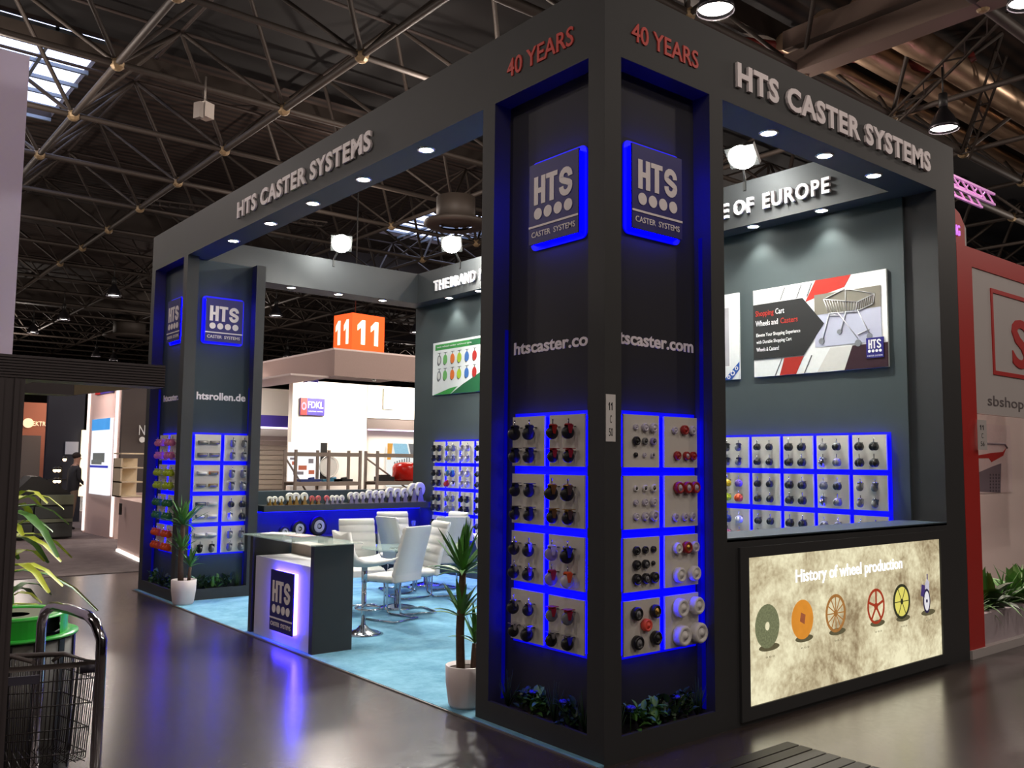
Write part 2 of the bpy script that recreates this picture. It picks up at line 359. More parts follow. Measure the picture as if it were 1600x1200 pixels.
def space_frame():
    TRUSS_D = mat('truss_dark_paint', (60, 50, 46), .7, var=.1)
    unit = MB().cyl((0, 0, 0), (0, 0, 1), 1, n=6, caps=False).done('tube', TRUSS); unit_d = MB().cyl((0, 0, 0), (0, 0, 1), 1, n=6, caps=False).done('tube', TRUSS_D)
    PX, PY, X0, Y0 = 3.76, 3.68, 1.30, 12.05
    zb, zt = 10.0, 12.0
    bars = []
    B = lambda i, j: Vector((X0+i*PX, Y0+j*PY, zb)); T = lambda i, j: Vector((X0+(i+.5)*PX, Y0+(j+.5)*PY, zt))
    I = range(-7, 22); J = range(0, 23)
    for i in I:
        for j in J:
            n = B(i, j); c = n.x-CAM.x, n.y-CAM.y
            if n.x < -25 and n.y < 30: continue
            bars.append((B(i, j), B(i+1, j), .075)); bars.append((B(i, j), B(i, j+1), .075 if i != 1 else .085))
            bars.append((T(i, j), T(i+1, j), .045)); bars.append((T(i, j), T(i, j+1), .045))
            for a, b in ((0, 0), (1, 0), (0, 1), (1, 1)): bars.append((T(i, j), B(i+a, j+b), .05))
    # front girders nearer the camera
    rows = [8.37, 6.62, 2.94, -.74]
    for i in range(-4, 12):
        x = X0+i*PX
        for k in (6.62, 2.94, -.74):
            bars.append((Vector((x, k, zb)), Vector((x+PX, k, zb)), .11))
            bars.append((Vector((x, k, zb)), Vector((x+PX/2, k+1.6, zt)), .05)); bars.append((Vector((x+PX, k, zb)), Vector((x+PX/2, k+1.6, zt)), .05))
            bars.append((Vector((x, k, zb)), Vector((x+PX/2, k-1.8, zt)), .05)); bars.append((Vector((x+PX, k, zb)), Vector((x+PX/2, k-1.8, zt)), .05))
        for a, b in ((12.05, 8.37), (8.37, 6.62), (6.62, 2.94), (2.94, -.74)): bars.append((Vector((x, a, zb)), Vector((x, b, zb)), .07))
        bars.append((Vector((x, 8.37, zb)), Vector((x+PX, 8.37, zb)), .12)); bars.append((Vector((x, 12.05, zb)), Vector((x+PX/2, 10.2, zt)), .06)); bars.append((Vector((x+PX, 12.05, zb)), Vector((x+PX/2, 10.2, zt)), .06))
        bars.append((Vector((x, 8.37, zb)), Vector((x+PX/2, 10.2, zt)), .06)); bars.append((Vector((x+PX, 8.37, zb)), Vector((x+PX/2, 10.2, zt)), .06))
    def vis(b):
        c = (b[0]+b[1])/2-CAM; d = c.dot(FW)
        if d < 1: return 1e9
        u, v = abs(c.dot(RT)/d*F_PX), c.dot(UP)/d*F_PX
        return d if u < 900 and abs(v) < 700 else d+500
    bars.sort(key=vis)
    for a, b, r in bars[:240]:
        o = link('truss_tube', unit_d if r == .045 else unit, ceil); d = b-a
        o.matrix_local = Matrix.Translation(a) @ d.to_track_quat('Z', 'Y').to_matrix().to_4x4() @ Matrix.Diagonal((r, r, d.length, 1))
    mb = MB()
    for a, b, r in bars[240:]: mb.mi = 1 if r == .045 else 0; mb.cyl(a, b, r, n=4, caps=False)
    tag(mb.part('truss_tubes', [TRUSS, TRUSS_D], ceil), kind='stuff')
    nd = MB().sphere((0, 0, 0), .16, 8).done('truss_node', mat('node_steel', (150, 128, 96), .5, .3)); nodes = []
    for i in I:
        for j in J: nodes.append(B(i, j))
    nodes += [Vector((X0+i*PX, y, zb)) for i in range(-4, 12) for y in (8.37, 6.62, 2.94)]
    nodes.sort(key=lambda p: vis((p, p)))
    for p in nodes[:70]: link('truss_node', nd, ceil, p)
    # crane rail along y = 19.6 and box girders, ducts on the right
    for k, (x0, x1, y, z, wd, hh) in enumerate(((-60, 80, 19.5, 11.75, .35, .35), (-60, 80, 34, 11.2, .5, 1.0), (-60, 80, 52, 11.0, .5, 1.4), (-60, 80, 8.0, 11.7, .3, .5))):
        MB().box(x0, x1, y-wd/2, y+wd/2, z-hh/2, z+hh/2).part('roof_beam', TRUSS, ceil)
    g = MB().box(12.25, 12.75, -2, 6.9, 9.9, 10.35).box(12.3, 12.7, -2, 6.9, 10.5, 10.9).part('box_girder', mat('girder_paint', (120, 102, 92), .6), ceil)
    for y, z, r in ((5.6, 11.2, .34), (6.5, 11.2, .34), (7.5, 11.2, .2)):
        MB().cyl((13.2, y, z), (70, y, z), r, n=20).part('air_duct', DUCT, ceil)
    MB().tube([(12, 8.4, 11.2), (14, 7.4, 11.2), (17.4, 5.8, 11.2), (17.6, 5.2, 11.4)], .13, 10).part('red_pipe', mat('red_pipe_paint', (120, 40, 34), .5), ceil)
    # slender lattice arms
    for (p, q) in (((16.1, 6.62, 9.9), (14.3, 3.1, 10.9)), ((19.9, 6.62, 9.9), (17.3, 4.6, 11.2))):
        p, q = Vector(p), Vector(q); m2 = MB(); off = Vector((.25, -.12, -.1)); n = 12
        m2.bar(p, q, .05); m2.bar(p+off, q+off, .05)
        for k in range(n): m2.bar(p.lerp(q, k/n)+(off if k % 2 else Vector()), p.lerp(q, (k+1)/n)+(Vector() if k % 2 else off), .03)
        m2.part('lattice_arm', TRUSS, ceil)
    # cable ladder
    m3 = MB(); a, b = Vector((11.2, 25.5, 10.3)), Vector((4.8, 27, 10.3)); sd = (b-a).normalized().cross(Vector((0, 0, 1)))*.3
    m3.bar(a+sd, b+sd, .05); m3.bar(a-sd, b-sd, .05)
    for k in range(22): m3.bar(a.lerp(b, k/21)+sd, a.lerp(b, k/21)-sd, .04)
    m3.part('cable_ladder', TRUSS, ceil)
space_frame()

# hall high-bay lamps
def hall_lamp():
    t = thing('high_bay_lamp', 'x', 'lamp')
    MB().lathe([(.07, .5), (.12, .42), (.2, .3), (.29, .1), (.31, 0), (.295, 0), (.27, .1), (.18, .28)], n=24).part('bell_shade', mat('lamp_bell', (60, 58, 62), .3, .7), t)
    MB().cyl((0, 0, .06), (0, 0, .07), .27, n=24).part('glowing_lens', HALL_GLOW, t)
    MB().cyl((0, 0, .5), (0, 0, .8), .09).cyl((0, 0, .8), (0, 0, 1.4), .02, n=6).part('ballast_and_cable', DARKM, t)
    return t
hl = hall_lamp(); first = True
spots = [((6.76, 35.8), 'high bay lamp glowing left of the booth, largest and topmost of three'),
         ((6.75, 44.4), 'middle one of three far high bay lamps left of the booth'),
         ((6.59, 50.6), 'lowest of three far high bay lamps left of the booth'),
         ((12.34, 60.4), 'small far high bay lamp just above the black portal beam'),
         ((13.9, 62.), 'small far high bay lamp above the right end of the portal beam'),
         ((14.14, 36.0), 'small high bay lamp seen through the booth under its far beam, beside the left pillar'),
         ((22.0, 51.5), 'small high bay lamp low down, seen through the booth beside the left pillar'),
         ((22.1, 36.1), 'small high bay lamp seen between the orange number cube and the back wall')]
zs = [8.5]*8
near = [((1118, 18), 8.9, 'large bell lamp glowing warmly above the right fascia'), ((1475, 203), 8.9, 'bell lamp with bright lens beside the right end of the right fascia'), ((1607, 6), 8.9, 'bell lamp cut off by the top right corner of the photo')]
for (px, py), z, lb in near:
    r = RT*((px-800)/F_PX)-UP*((py-600)/F_PX)+FW; p = CAM+r*((z-CAM.z)/r.z); spots.append(((p.x, p.y), lb)); zs.append(z)
for (p, lb), z in zip(spots, zs):
    o = hl if first else copy_tree(hl); first = False; o.location = (p[0], p[1], z); tag(o, lb, 'lamp', 'high bay lamps of the hall')
    light('AREA', 'hall_light', (0, 0, .02), 260*K_HALL, (1, .88, .78), .5, None, o)
# bodiless point lights added as fill for unseen hall lamps and the far roof
for p in ((-7, -5), (1, -7), (9, -6), (-9, 3), (-7, 11), (-9, 19), (-1, 17), (7, 12), (13, 9), (9, 20), (-12, 28), (-2, 28), (18, -2), (-15, -8), (4, -14), (-4, -13), (0, 42), (15, 45), (30, 33), (26, 18), (8, 62), (35, 58), (30, 6), (22, -4)):
    light('POINT', 'hall_light', (p[0], p[1], 8.9), K_HALL_POINT, (1, .86, .76), .25)

# ================================================================== CORNER BOOTH STRUCTURE
cp = thing('booth_pillar', 'dark grey corner pillar nearest the camera, with caster boards in niches on two faces', 'pillar', (.56, .6, 0), group=None)
O = (.56, .6, 0)
MB().box(.14, 1.13, .14, 1.2, 0, HB).part('core', mat('charcoal_niche_panel', (46, 46, 51), .6, var=.05, scale=6, spec=.3), cp, O)
MB().box(0, .14, 0, .14, 0, HB).part('corner_post', PAINT, cp, O)
MB().box(0, .14, 1.065, 1.2, 0, HB).part('side_post', PAINT, cp, O)
MB().box(.99, 1.13, 0, .14, 0, HB).part('side_post', PAINT, cp, O)
MB().box(0, .025, .14, 1.065, 0, .14).part('planter_front', PAINT, cp, O)
MB().box(.14, .99, 0, .025, 0, .14).part('planter_front', PAINT, cp, O)
MB().box(.025, .14, .14, 1.065, 0, .1).box(.14, .99, .025, .14, 0, .1).part('planter_soil', SOIL, cp, O)
fp = thing('booth_pillar', 'dark grey pillar at the far left end of the booth, with backlit sign and white boards', 'pillar', (.5, 7.78, 0)); O2 = (.5, 7.78, 0)
MB().box(.14, 1.0, 7.24, 8.46, 0, HB).part('core', PAINT2, fp, O2)
MB().box(0, .14, 7.1, 7.24, 0, HB).part('corner_post', PAINT, fp, O2)
MB().box(0, .14, 8.32, 8.46, 0, HB).part('side_post', PAINT, fp, O2)
MB().box(.88, 1.0, 7.1, 7.24, 0, HB).part('side_post', PAINT, fp, O2)
MB().box(0, .025, 7.24, 8.32, 0, .14).part('planter_front', PAINT, fp, O2)
MB().box(.14, .88, 7.1, 7.125, 0, .14).part('planter_front', PAINT, fp, O2)
MB().box(.025, .14, 7.24, 8.32, 0, .1).box(.14, .88, 7.125, 7.24, 0, .1).part('planter_soil', SOIL, fp, O2)
ep = MB().box(4.2, 4.56, 0, .36, 0, HB).part('booth_pillar', PAINT, None, (4.38, .18, 0), (4.38, .18, 0))
tag(ep, 'plain dark grey end pillar right of the lightbox counter, touching the red stand', 'pillar')

def fascia(name, box, label, o):
    t = thing('fascia_beam', label, 'fascia', o); MB().box(*box).part('beam_body', PAINT, t, o); return t
fL = fascia('l', (0, .3, 0, 8.46, HB, HT), 'long dark fascia beam over the open left side, with white and red letters', (.15, 4.2, HB))
fR = fascia('r', (.3, 4.56, 0, .3, HB, HT), 'dark fascia beam over the right side with white and red letters, above the lightbox', (2.4, .15, HB))
fB = fascia('b', (3.93, 4.56, .3, 8.46, HB, HT), 'dark fascia beam on top of the back wall with raised white slogan letters', (4.2, 4.3, HB))
fF = fascia('f', (.3, 3.93, 8.04, 8.46, HB, HT), 'dark beam without lettering along the far side of the booth', (2.1, 8.25, HB))
def on(face, o, u, z, d):                # local location and rotation inside thing at o
    l, r = place(face, u, z, d); return Vector(l)-Vector(o), r
def put_text(face, parent, o, s, u0, u1, z0, z1, d, m, letters=True, **k):
    l, r = on(face, o, (u0+u1)/2, (z0+z1)/2, d)
    res = text(s, abs(u1-u0), z1-z0, m, parent, l, letters=letters, **k)
    for x in (res if isinstance(res, list) else [res]): x.rotation_euler = (0, 0, r)
put_text('L', fL, (.15, 4.2, HB), 'HTS CASTER SYSTEMS', 5.57, 2.73, 4.293, 4.472, 0, LETTER, bold=.036, depth=.02, space=1.12)
put_text('L', fL, (.15, 4.2, HB), '40 YEARS', .93, .27, 4.303, 4.43, 0, RED_L, bold=.012, depth=.008)
put_text('R', fR, (2.4, .15, HB), 'HTS CASTER SYSTEMS', 1.278, 4.075, 4.298, 4.478, 0, LETTER, bold=.036, depth=.02, space=1.12)
put_text('R', fR, (2.4, .15, HB), '40 YEARS', .229, .87, 4.303, 4.425, 0, RED_L, bold=.012, depth=.008)
for wd, a, b in (('THE', 7.56, 7.17), ('BRAND', 7.12, 6.49), ('NAME', 6.4, 5.75), ('OF', 1.98, 1.74), ('EUROPE', 1.62, .87)):
    put_text('L', fB, (4.2, 4.3, HB), wd, a, b, 4.29, 4.45, 3.93, LETTER, bold=.028, depth=.03, space=1.16)
put_text('L', fB, (4.2, 4.3, HB), 'NAME', 2.75, 2.05, 4.29, 4.45, 3.93, LETTER, bold=.028, depth=.03, space=1.16)
# back wall
wall = tag(MB().box(4.17, 4.56, .3, 8.44, 0, HB).part('wall_back', WALLP), kind='structure')
# half wall with shelves
tag(MB().box(1.0, 4.17, 8.2, 8.46, 0, 1.255).part('wall_half', PAINT2), kind='structure')
sh = MB().box(1.42, 4.12, 7.86, 8.2, .985, 1.07).part('wall_shelf', PAINT, None, (2.8, 8.0, .985), (2.8, 8.0, .985)); tag(sh, 'long dark wall shelf carrying a row of casters, over a blue glow', 'shelf')
sl = MB().box(1.2, 4.12, 7.84, 8.2, .52, .625).part('wall_shelf', PAINT, None, (2.8, 8.0, .52), (2.8, 8.0, .52)); tag(sl, 'lower dark wall shelf behind the chairs, with large wheels and glasses', 'shelf')
ls = MB().box(1.45, 4.1, 8.12, 8.19, .965, .984).part('led_strip', LED, None, (2.8, 8.1, .97), (2.8, 8.1, .97)); tag(ls, 'blue light strip under the upper caster shelf', 'light strip')
light('AREA', 'shelf_blue', (2.8, 8.02, .96), 26*K_LED, (.01, .0, 1), .1, (2.8, 8.16, .3), None).data.shape = 'RECTANGLE'
L_ = bpy.data.objects['shelf_blue'].data; L_.size = 2.6; L_.size_y = .05
# lightbox counter
lc = thing('lightbox_counter', 'dark counter wall with glowing stone-pattern lightbox showing the history of the wheel', 'counter', (2.66, .15, 0)); O3 = (2.66, .15, 0)
MB().box(1.13, 4.2, .0, .36, 0, 1.205).part('counter_body', PAINT, lc, O3)
MB().box(1.13, 4.2, -.0, .38, 1.19, 1.215).part('counter_top', PAINT2, lc, O3)
fr = MB().box(1.24, 4.12, -.02, .02, 1.08, 1.15).box(1.24, 4.12, -.02, .02, .03, .115).box(1.24, 1.335, -.02, .02, .115, 1.08).box(4.03, 4.12, -.02, .02, .115, 1.08)
fr.part('lightbox_frame', PAINT, lc, O3)
pn = MB().box(1.335, 4.03, -.006, .02, .115, 1.08).part('lit_panel', stone_light_mat(), lc, O3)
def wheel_print(name, x, z, r, kind):
    e = MB(); Y0, Y1 = -.0095, -.006; c = (x, z)
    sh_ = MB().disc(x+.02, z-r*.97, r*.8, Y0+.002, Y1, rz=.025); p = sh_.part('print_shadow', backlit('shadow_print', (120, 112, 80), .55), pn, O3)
    if kind == 'stone': e.disc(x, z, r*.93, Y0, Y1, rz=r, hole=.2, n=28); m = backlit('stone_wheel', (122, 126, 92), .85, .75, 75)
    elif kind == 'wood':
        e.disc(x, z, r*.97, Y0, Y1, rz=r, n=28, hole=.12); m = backlit('wood_wheel', (235, 150, 50), .85, .25, 9)
        MB().poly([(x-.035, z-.01), (x+.02, z-.035), (x+.035, z+.03), (x-.02, z+.05)], Y0-.001, Y0).part('axle_block', backlit('axle_print', (170, 95, 60), .8), pn, O3)
    elif kind == 'spoke':
        e.disc(x, z, r*.97, Y0, Y1, rz=r, hole=.84, n=32); e.disc(x, z, r*.18, Y0, Y1)
        for k in range(12):
            a = k*math.tau/12; d = Vector((math.cos(a), 0, math.sin(a))); e.bar(Vector((x, -.008, z))+d*r*.15, Vector((x, -.008, z))+d*r*.88, .008, .002, up=(0, 1, 0))
        m = backlit('cart_wheel', (178, 122, 62), .8, .3)
    elif kind == 'red':
        e.disc(x, z, r*.95, Y0, Y1, rz=r, hole=.85, n=32); e.disc(x, z, r*.2, Y0, Y1)
        for k in range(5):
            a = k*math.tau/5+.3; d = Vector((math.cos(a), 0, math.sin(a))); e.bar(Vector((x, -.008, z))+d*r*.1, Vector((x, -.008, z))+d*r*.9, .02, .002, up=(0, 1, 0))
        m = backlit('red_wheel', (176, 62, 34), .8, .2)
    elif kind == 'tyre':
        MB().disc(x, z, r*.8, Y0, Y1, rz=r*.84, n=28).part('rim_print', backlit('yellow_rim', (240, 228, 110), .85, .1), pn, O3)
        e.disc(x, z, r*.97, Y0-.001, Y1, rz=r, hole=.84, n=32); e.disc(x, z, r*.16, Y0-.001, Y1)
        for k in range(6):
            a = k*math.tau/6; d = Vector((math.cos(a), 0, math.sin(a))); e.bar(Vector((x, -.0105, z))+d*r*.1, Vector((x, -.0105, z))+d*r*.86, .006, .002, up=(0, 1, 0))
        m = backlit('tyre_print', (54, 56, 36), .7, .2)
    else:
        MB().disc(x-.005, z-.05, .048, Y0, Y1, rz=.085, n=24).part('rim_print', backlit('white_rim', (238, 234, 238), .9, .05), pn, O3)
        MB().poly([(x-.02, z+.03), (x+.04, z+.03), (x+.045, z+.1), (x+.01, z+.13), (x-.02, z+.09)], Y0, Y1).part('fork_print', backlit('fork_print', (205, 200, 215), .85, .2), pn, O3)
        MB().poly([(x-.1, z+.0), (x-.04, z-.02), (x-.03, z+.08), (x-.08, z+.09)], Y0, Y1).box(x+.012, x+.022, Y0, Y1, z+.12, z+.17).part('brake_print', backlit('violet_print', (70, 52, 120), .8), pn, O3)
        e.disc(x-.005, z-.05, .058, Y0-.001, Y1, rz=.1, hole=.8, n=24); e.disc(x-.005, z-.05, .015, Y0-.001, Y1); m = backlit('dark_violet', (44, 36, 76), .8, .1)
    e.part(name, m, pn, O3)
    text('0 0 0', .1, .012, backlit('caption_print', (130, 120, 92), .8), pn, Vector((x+.03, -.006, z-r-.06))-Vector(O3), name='caption', depth=.001)
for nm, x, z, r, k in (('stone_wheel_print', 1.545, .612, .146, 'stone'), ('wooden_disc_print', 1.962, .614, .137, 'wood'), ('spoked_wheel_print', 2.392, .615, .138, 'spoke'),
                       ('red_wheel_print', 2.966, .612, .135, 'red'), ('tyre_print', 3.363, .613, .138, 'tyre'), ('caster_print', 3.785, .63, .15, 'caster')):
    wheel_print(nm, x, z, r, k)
text('History of wheel production', 1.5, .118, backlit('lit_title', (255, 255, 255), 1.6, 0), pn, Vector((2.64, -.006, .905))-Vector(O3), name='title', depth=.003, bold=.012)
light('AREA', 'lightbox_glow', (2.68, -.03, .6), 6, (1, .93, .72), 1, (2.68, -2, .5)).data.shape = 'RECTANGLE'
bpy.data.objects['lightbox_glow'].data.size = 2.6; bpy.data.objects['lightbox_glow'].data.size_y = .9

# downlights recessed in the fascias
def downlight():
    t = thing('downlight', 'x', 'downlight')
    MB().lathe([(.075, 0), (.07, -.008), (.058, -.008), (.055, 0)], n=24).part('trim_ring', CHROME, t)
    MB().cyl((0, 0, -.004), (0, 0, 0), .056, n=24).part('lens', LAMP_W, t)
    return t
dl = downlight(); used = False
def put_down(x, y, lb, tgt=None):
    global used
    o = dl if not used else copy_tree(dl); used = True
    o.location = (x, y, HB); tag(o, lb, 'downlight', 'recessed downlights of the booth')
    light('SPOT', 'spot', (x, y, HB-.03), 34*K_DOWN, (1, .97, .88), .05, (x, y, 0), None, 1.75, .6)
for k, y in enumerate((6.06, 5.07, 4.1, 3.13, 2.14)):
    put_down(.147, y, ('farthest left', 'second from the left', 'middle', 'second nearest', 'nearest and largest')[k]+' of five downlights under the left fascia')
for k, x in enumerate((1.89, 2.645, 3.406)): put_down(x, .157, ('left', 'middle', 'right')[k]+' of three downlights under the right fascia')
for k, x in enumerate((1.86, 2.617, 3.38)): put_down(x, 8.18, ('left', 'middle', 'right')[k]+' of three downlights under the far beam')
for k, y in enumerate((7.3, 6.55, 1.82, 1.03)):
    put_down(4.02, y, ('left one of two downlights over the green poster', 'downlight under the slogan fascia, cut by the near pillar', 'left one of two downlights over the shopping cart poster', 'right one of two downlights over the shopping cart poster')[k])

# floodlights
def flood(lb, base, head, tgt, e):
    t = thing('floodlight', lb, 'floodlight', head); b = Vector(base)-Vector(head); d = (Vector(tgt)-Vector(head)).normalized()
    MB().bar((0, 0, 0), b, .02).bar(b, b-Vector((0, 0, .1)), .03).part('arm', DARKM, t)
    q = d.to_track_quat('Y', 'Z').to_matrix().to_4x4()
    m = MB().box(-.15, .15, -.06, 0, -.12, .12); bmesh.ops.transform(m.bm, matrix=q, verts=m.bm.verts); m.part('housing', DARKM, t)
    m = MB().cyl((0, 0, 0), (0, .012, 0), .135, n=28); bmesh.ops.transform(m.bm, matrix=q, verts=m.bm.verts); m.part('lens', FLOOD_W, t)
    light('SPOT', 'flood', Vector(head)+d*.04, e*K_FLOOD*1.25, (1, .98, .9), .1, tgt, None, 2.75, .5)
    light('POINT', 'flood_spill', Vector(head)+d*.14, 42*K_FLOOD, (.95, 1, .96), .1)
flood('dazzling floodlight on the far beam, left of the three', (2.45, 8.04, 4.64), (2.40, 7.72, 4.82), (.2, 3.4, 1.2), 520)
flood('dazzling floodlight above the slogan, cut by the corner pillar', (3.93, 6.9, 4.64), (3.62, 6.7, 4.82), (.6, 3.6, 1.2), 520)
flood('dazzling floodlight seen through the right opening above the slogan', (3.93, 1.85, 4.64), (3.62, 1.66, 4.78), (.8, .9, 1.2), 520)

# ================================================================== SIGNS AND BOARDS
def hts(t, w, h, zc, y, m, dp=.004, xo=0):
    H_, lw = h/2, w*.30; st = lw*.36
    def prt(pts, x): MB().poly([(xo+x+a, zc+b) for a, b in pts], y-dp, y).part('letter', m, t)
    x = -w/2; c = h*.09
    prt([(0, -H_), (st, -H_), (st, -c), (lw-st, -c), (lw-st, -H_), (lw, -H_), (lw, H_), (lw-st, H_), (lw-st, c), (st, c), (st, H_), (0, H_)], x)
    x = -w/2+lw*1.08; tw = lw*.98; prt([(tw/2-st/2, -H_), (tw/2+st/2, -H_), (tw/2+st/2, H_-h*.17), (tw, H_-h*.17), (tw, H_), (0, H_), (0, H_-h*.17), (tw/2-st/2, H_-h*.17)], x)
    sw = lw*1.12; x = w/2-sw; hw = st*.5; r = sw/2-hw; q = H_-hw-r; cl = []
    for k in range(9): a = math.radians(-5+k*185/8); cl.append((sw/2+r*math.cos(a), q+r*math.sin(a)))
    cl += [(hw, q-r*.25), (hw+r*.35, q*.35), (sw-hw-r*.35, -q*.35), (sw-hw, -q+r*.25)]
    for k in range(9): a = math.radians(0-k*185/8); cl.append((sw/2+r*math.cos(a), -q+r*math.sin(a)))
    L_s, R_s = [], []
    for i, p in enumerate(cl):
        p0, p1 = cl[max(0, i-1)], cl[min(len(cl)-1, i+1)]; dx, dz = p1[0]-p0[0], p1[1]-p0[1]; n = math.hypot(dx, dz); nx, nz = -dz/n*hw, dx/n*hw
        L_s.append((xo+x+p[0]+nx, zc+p[1]+nz)); R_s.append((xo+x+p[0]-nx, zc+p[1]-nz))
    mb = MB(); V = [[mb.bm.verts.new((a[0], yy, a[1])) for yy in (y-dp, y)] for a in L_s]; W_ = [[mb.bm.verts.new((a[0], yy, a[1])) for yy in (y-dp, y)] for a in R_s]
    for i in range(len(cl)-1):
        mb._f([V[i][0], V[i+1][0], W_[i+1][0], W_[i][0]]); mb._f([V[i][0], V[i][1], V[i+1][1], V[i+1][0]]); mb._f([W_[i][0], W_[i+1][0], W_[i+1][1], W_[i][1]])
    for i in (0, -1): mb._f([V[i][0], W_[i][0], W_[i][1], V[i][1]])
    mb.part('letter', m, t)
ONE = [(.36, 0), (.68, 0), (.68, 1), (.42, 1), (.05, .78), (.05, .55), (.36, .7)]
def logo(t, w, h, y=-.03, mL=LETTER, mN=NAVY, full=True):
    t = MB().box(-w/2, w/2, y, y+.012, -h/2, h/2).part('sign_face', mN, t)
    hts(t, w*.78, h*.35, h*.155, y, mL)
    for k in range(4): MB().disc((k-1.5)*w*.205, -h*.135, w*.082, y-.004, y, n=20).part('emblem_dot', mL, t)
    MB().box(-w/2, w/2, y-.004, y, -h*.3, -h*.275).part('emblem_line', mL, t)
    text('CASTER  SYSTEMS', w*.88, h*.07, mL, t, (0, y, -h*.385), depth=.003, bold=.006)
def backlit_sign(face, u, z, d, lb, w=.475, h=.54, led=LED_SIGN, inset=.012, halo=.02):
    l, r = place(face, u, z, d); t = thing('backlit_sign', lb, 'sign', l, r, None)
    logo(t, w, h, -.055)
    a, b = w/2-inset, h/2-inset; yy0, yy1 = -.04, -.004
    mb = MB(); mb.box(-a-.006, -a, yy0, yy1, -b, b); mb.box(a, a+.006, yy0, yy1, -b, b); mb.box(-a, a, yy0, yy1, b, b+.006); mb.box(-a, a, yy0, yy1, -b-.006, -b)
    mb.part('led_strip', led, t)
    MB().box(-a+.03, a-.03, -.04, 0, -b+.03, b-.03).part('mounting_box', DARKM, t)
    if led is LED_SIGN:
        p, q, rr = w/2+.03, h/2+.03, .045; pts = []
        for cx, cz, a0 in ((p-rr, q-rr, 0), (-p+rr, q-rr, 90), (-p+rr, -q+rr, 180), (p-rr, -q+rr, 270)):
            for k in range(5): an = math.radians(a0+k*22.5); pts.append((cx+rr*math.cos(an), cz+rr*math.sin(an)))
        MB().poly(pts, -.012, -.0005).part('halo_glow_plate', LED_HALO, t)  # plate added to paint the sign's light halo onto the wall
    return t
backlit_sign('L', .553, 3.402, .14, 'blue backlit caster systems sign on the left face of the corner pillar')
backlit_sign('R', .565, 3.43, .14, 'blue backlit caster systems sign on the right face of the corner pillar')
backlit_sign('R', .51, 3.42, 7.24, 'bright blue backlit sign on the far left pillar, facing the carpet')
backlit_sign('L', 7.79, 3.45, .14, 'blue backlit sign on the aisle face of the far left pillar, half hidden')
def web_text(face, s, u0, u1, z0, z1, d, lb):
    l, r = place(face, (u0+u1)/2, (z0+z1)/2, d); t = thing('web_address_lettering', lb, 'lettering', l, r)
    text(s, abs(u1-u0), z1-z0, LETTER, t, name='lettering', bold=.028, depth=.004)
web_text('L', 'htscaster.com', 1.0, .17, 2.42, 2.505, .14, 'white web address on the left face of the corner pillar')
web_text('R', 'htscaster.com', .2, .97, 2.43, 2.515, .14, 'white web address on the right face of the corner pillar')
web_text('R', 'htsrollen.de', .22, .845, 2.425, 2.52, 7.24, 'white German web address under the sign on the far left pillar')
web_text('L', 'htscaster.com', 8.2, 7.4, 2.43, 2.515, .14, 'white web address on the aisle face of the far left pillar')
def stand_label(l, r, lines, lb, w=.078, h=.275, m=WHITE):
    t = thing('stand_number_plate', lb, 'number plate', l, r)
    MB().box(-w/2, w/2, -.004, 0, -h/2, h/2).part('plate', m, t)
    for k, s in enumerate(lines):
        if s == '11':
            for q in (-1, 1): MB().poly([((q*.5-.5)*w*.26+a*w*.24, h/2-.093-k*.075+b*.046) for a, b in ONE], -.005, -.004).part('digit', BLACK, t)
        else: text(s, w*(.42 if len(s) > 1 else .2), .046, BLACK, t, (0, -.004, h/2-.07-k*.075), depth=.001)
stand_label((.048, 0, 1.96), 0, ('11', 'C', '50'), 'white plate numbered 11 C 50 on the corner edge of the nearest pillar')
stand_label((4.885, -.03, 1.99), 0, ('11', 'C', '56'), 'grey white plate numbered 11 C 56 on the red stand', .19, .275, GREYW)

BW, PZ = .322, .3735
LEDB = mat('blue_led_board', (4, 4, 40), .5, emit=24*K_LED, emit_rgb=(.0, .0, 1.0), var=0)
bd = thing('display_board', 'x', 'display board')
MB().box(-BW/2, BW/2, -.045, -.033, -BW/2, BW/2).part('board_panel', BOARD, bd)
a = BW/2-.01; mb = MB()
mb.box(-a-.003, -a, -.03, -.004, -a, a); mb.box(a, a+.003, -.03, -.004, -a, a); mb.box(-a, a, -.03, -.004, a, a+.003); mb.box(-a, a, -.03, -.004, -a-.003, -a)
mb.part('led_strip', LEDB, bd)
MB().box(-a+.03, a-.03, -.033, 0, -a+.03, a-.03).part('mounting_block', DARKM, bd)
MB().box(-BW/2-.024, BW/2+.024, -.003, -.0005, -BW/2-.0255, BW/2+.0255).part('halo_glow_plate', mat('blue_halo_glow_board', (4, 4, 40), .5, emit=.7*K_LED, emit_rgb=(.0, .0, 1.0), var=0), bd)  # added plate, paints the blue LED glow seen in the board gaps
bd_used = False
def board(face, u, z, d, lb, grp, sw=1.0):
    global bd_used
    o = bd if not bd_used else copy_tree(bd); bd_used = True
    l, r = place(face, u, z, d); o.location = l; o.rotation_euler = (0, 0, r); o.scale = (sw, 1, 1); tag(o, lb, 'display board', grp); return o

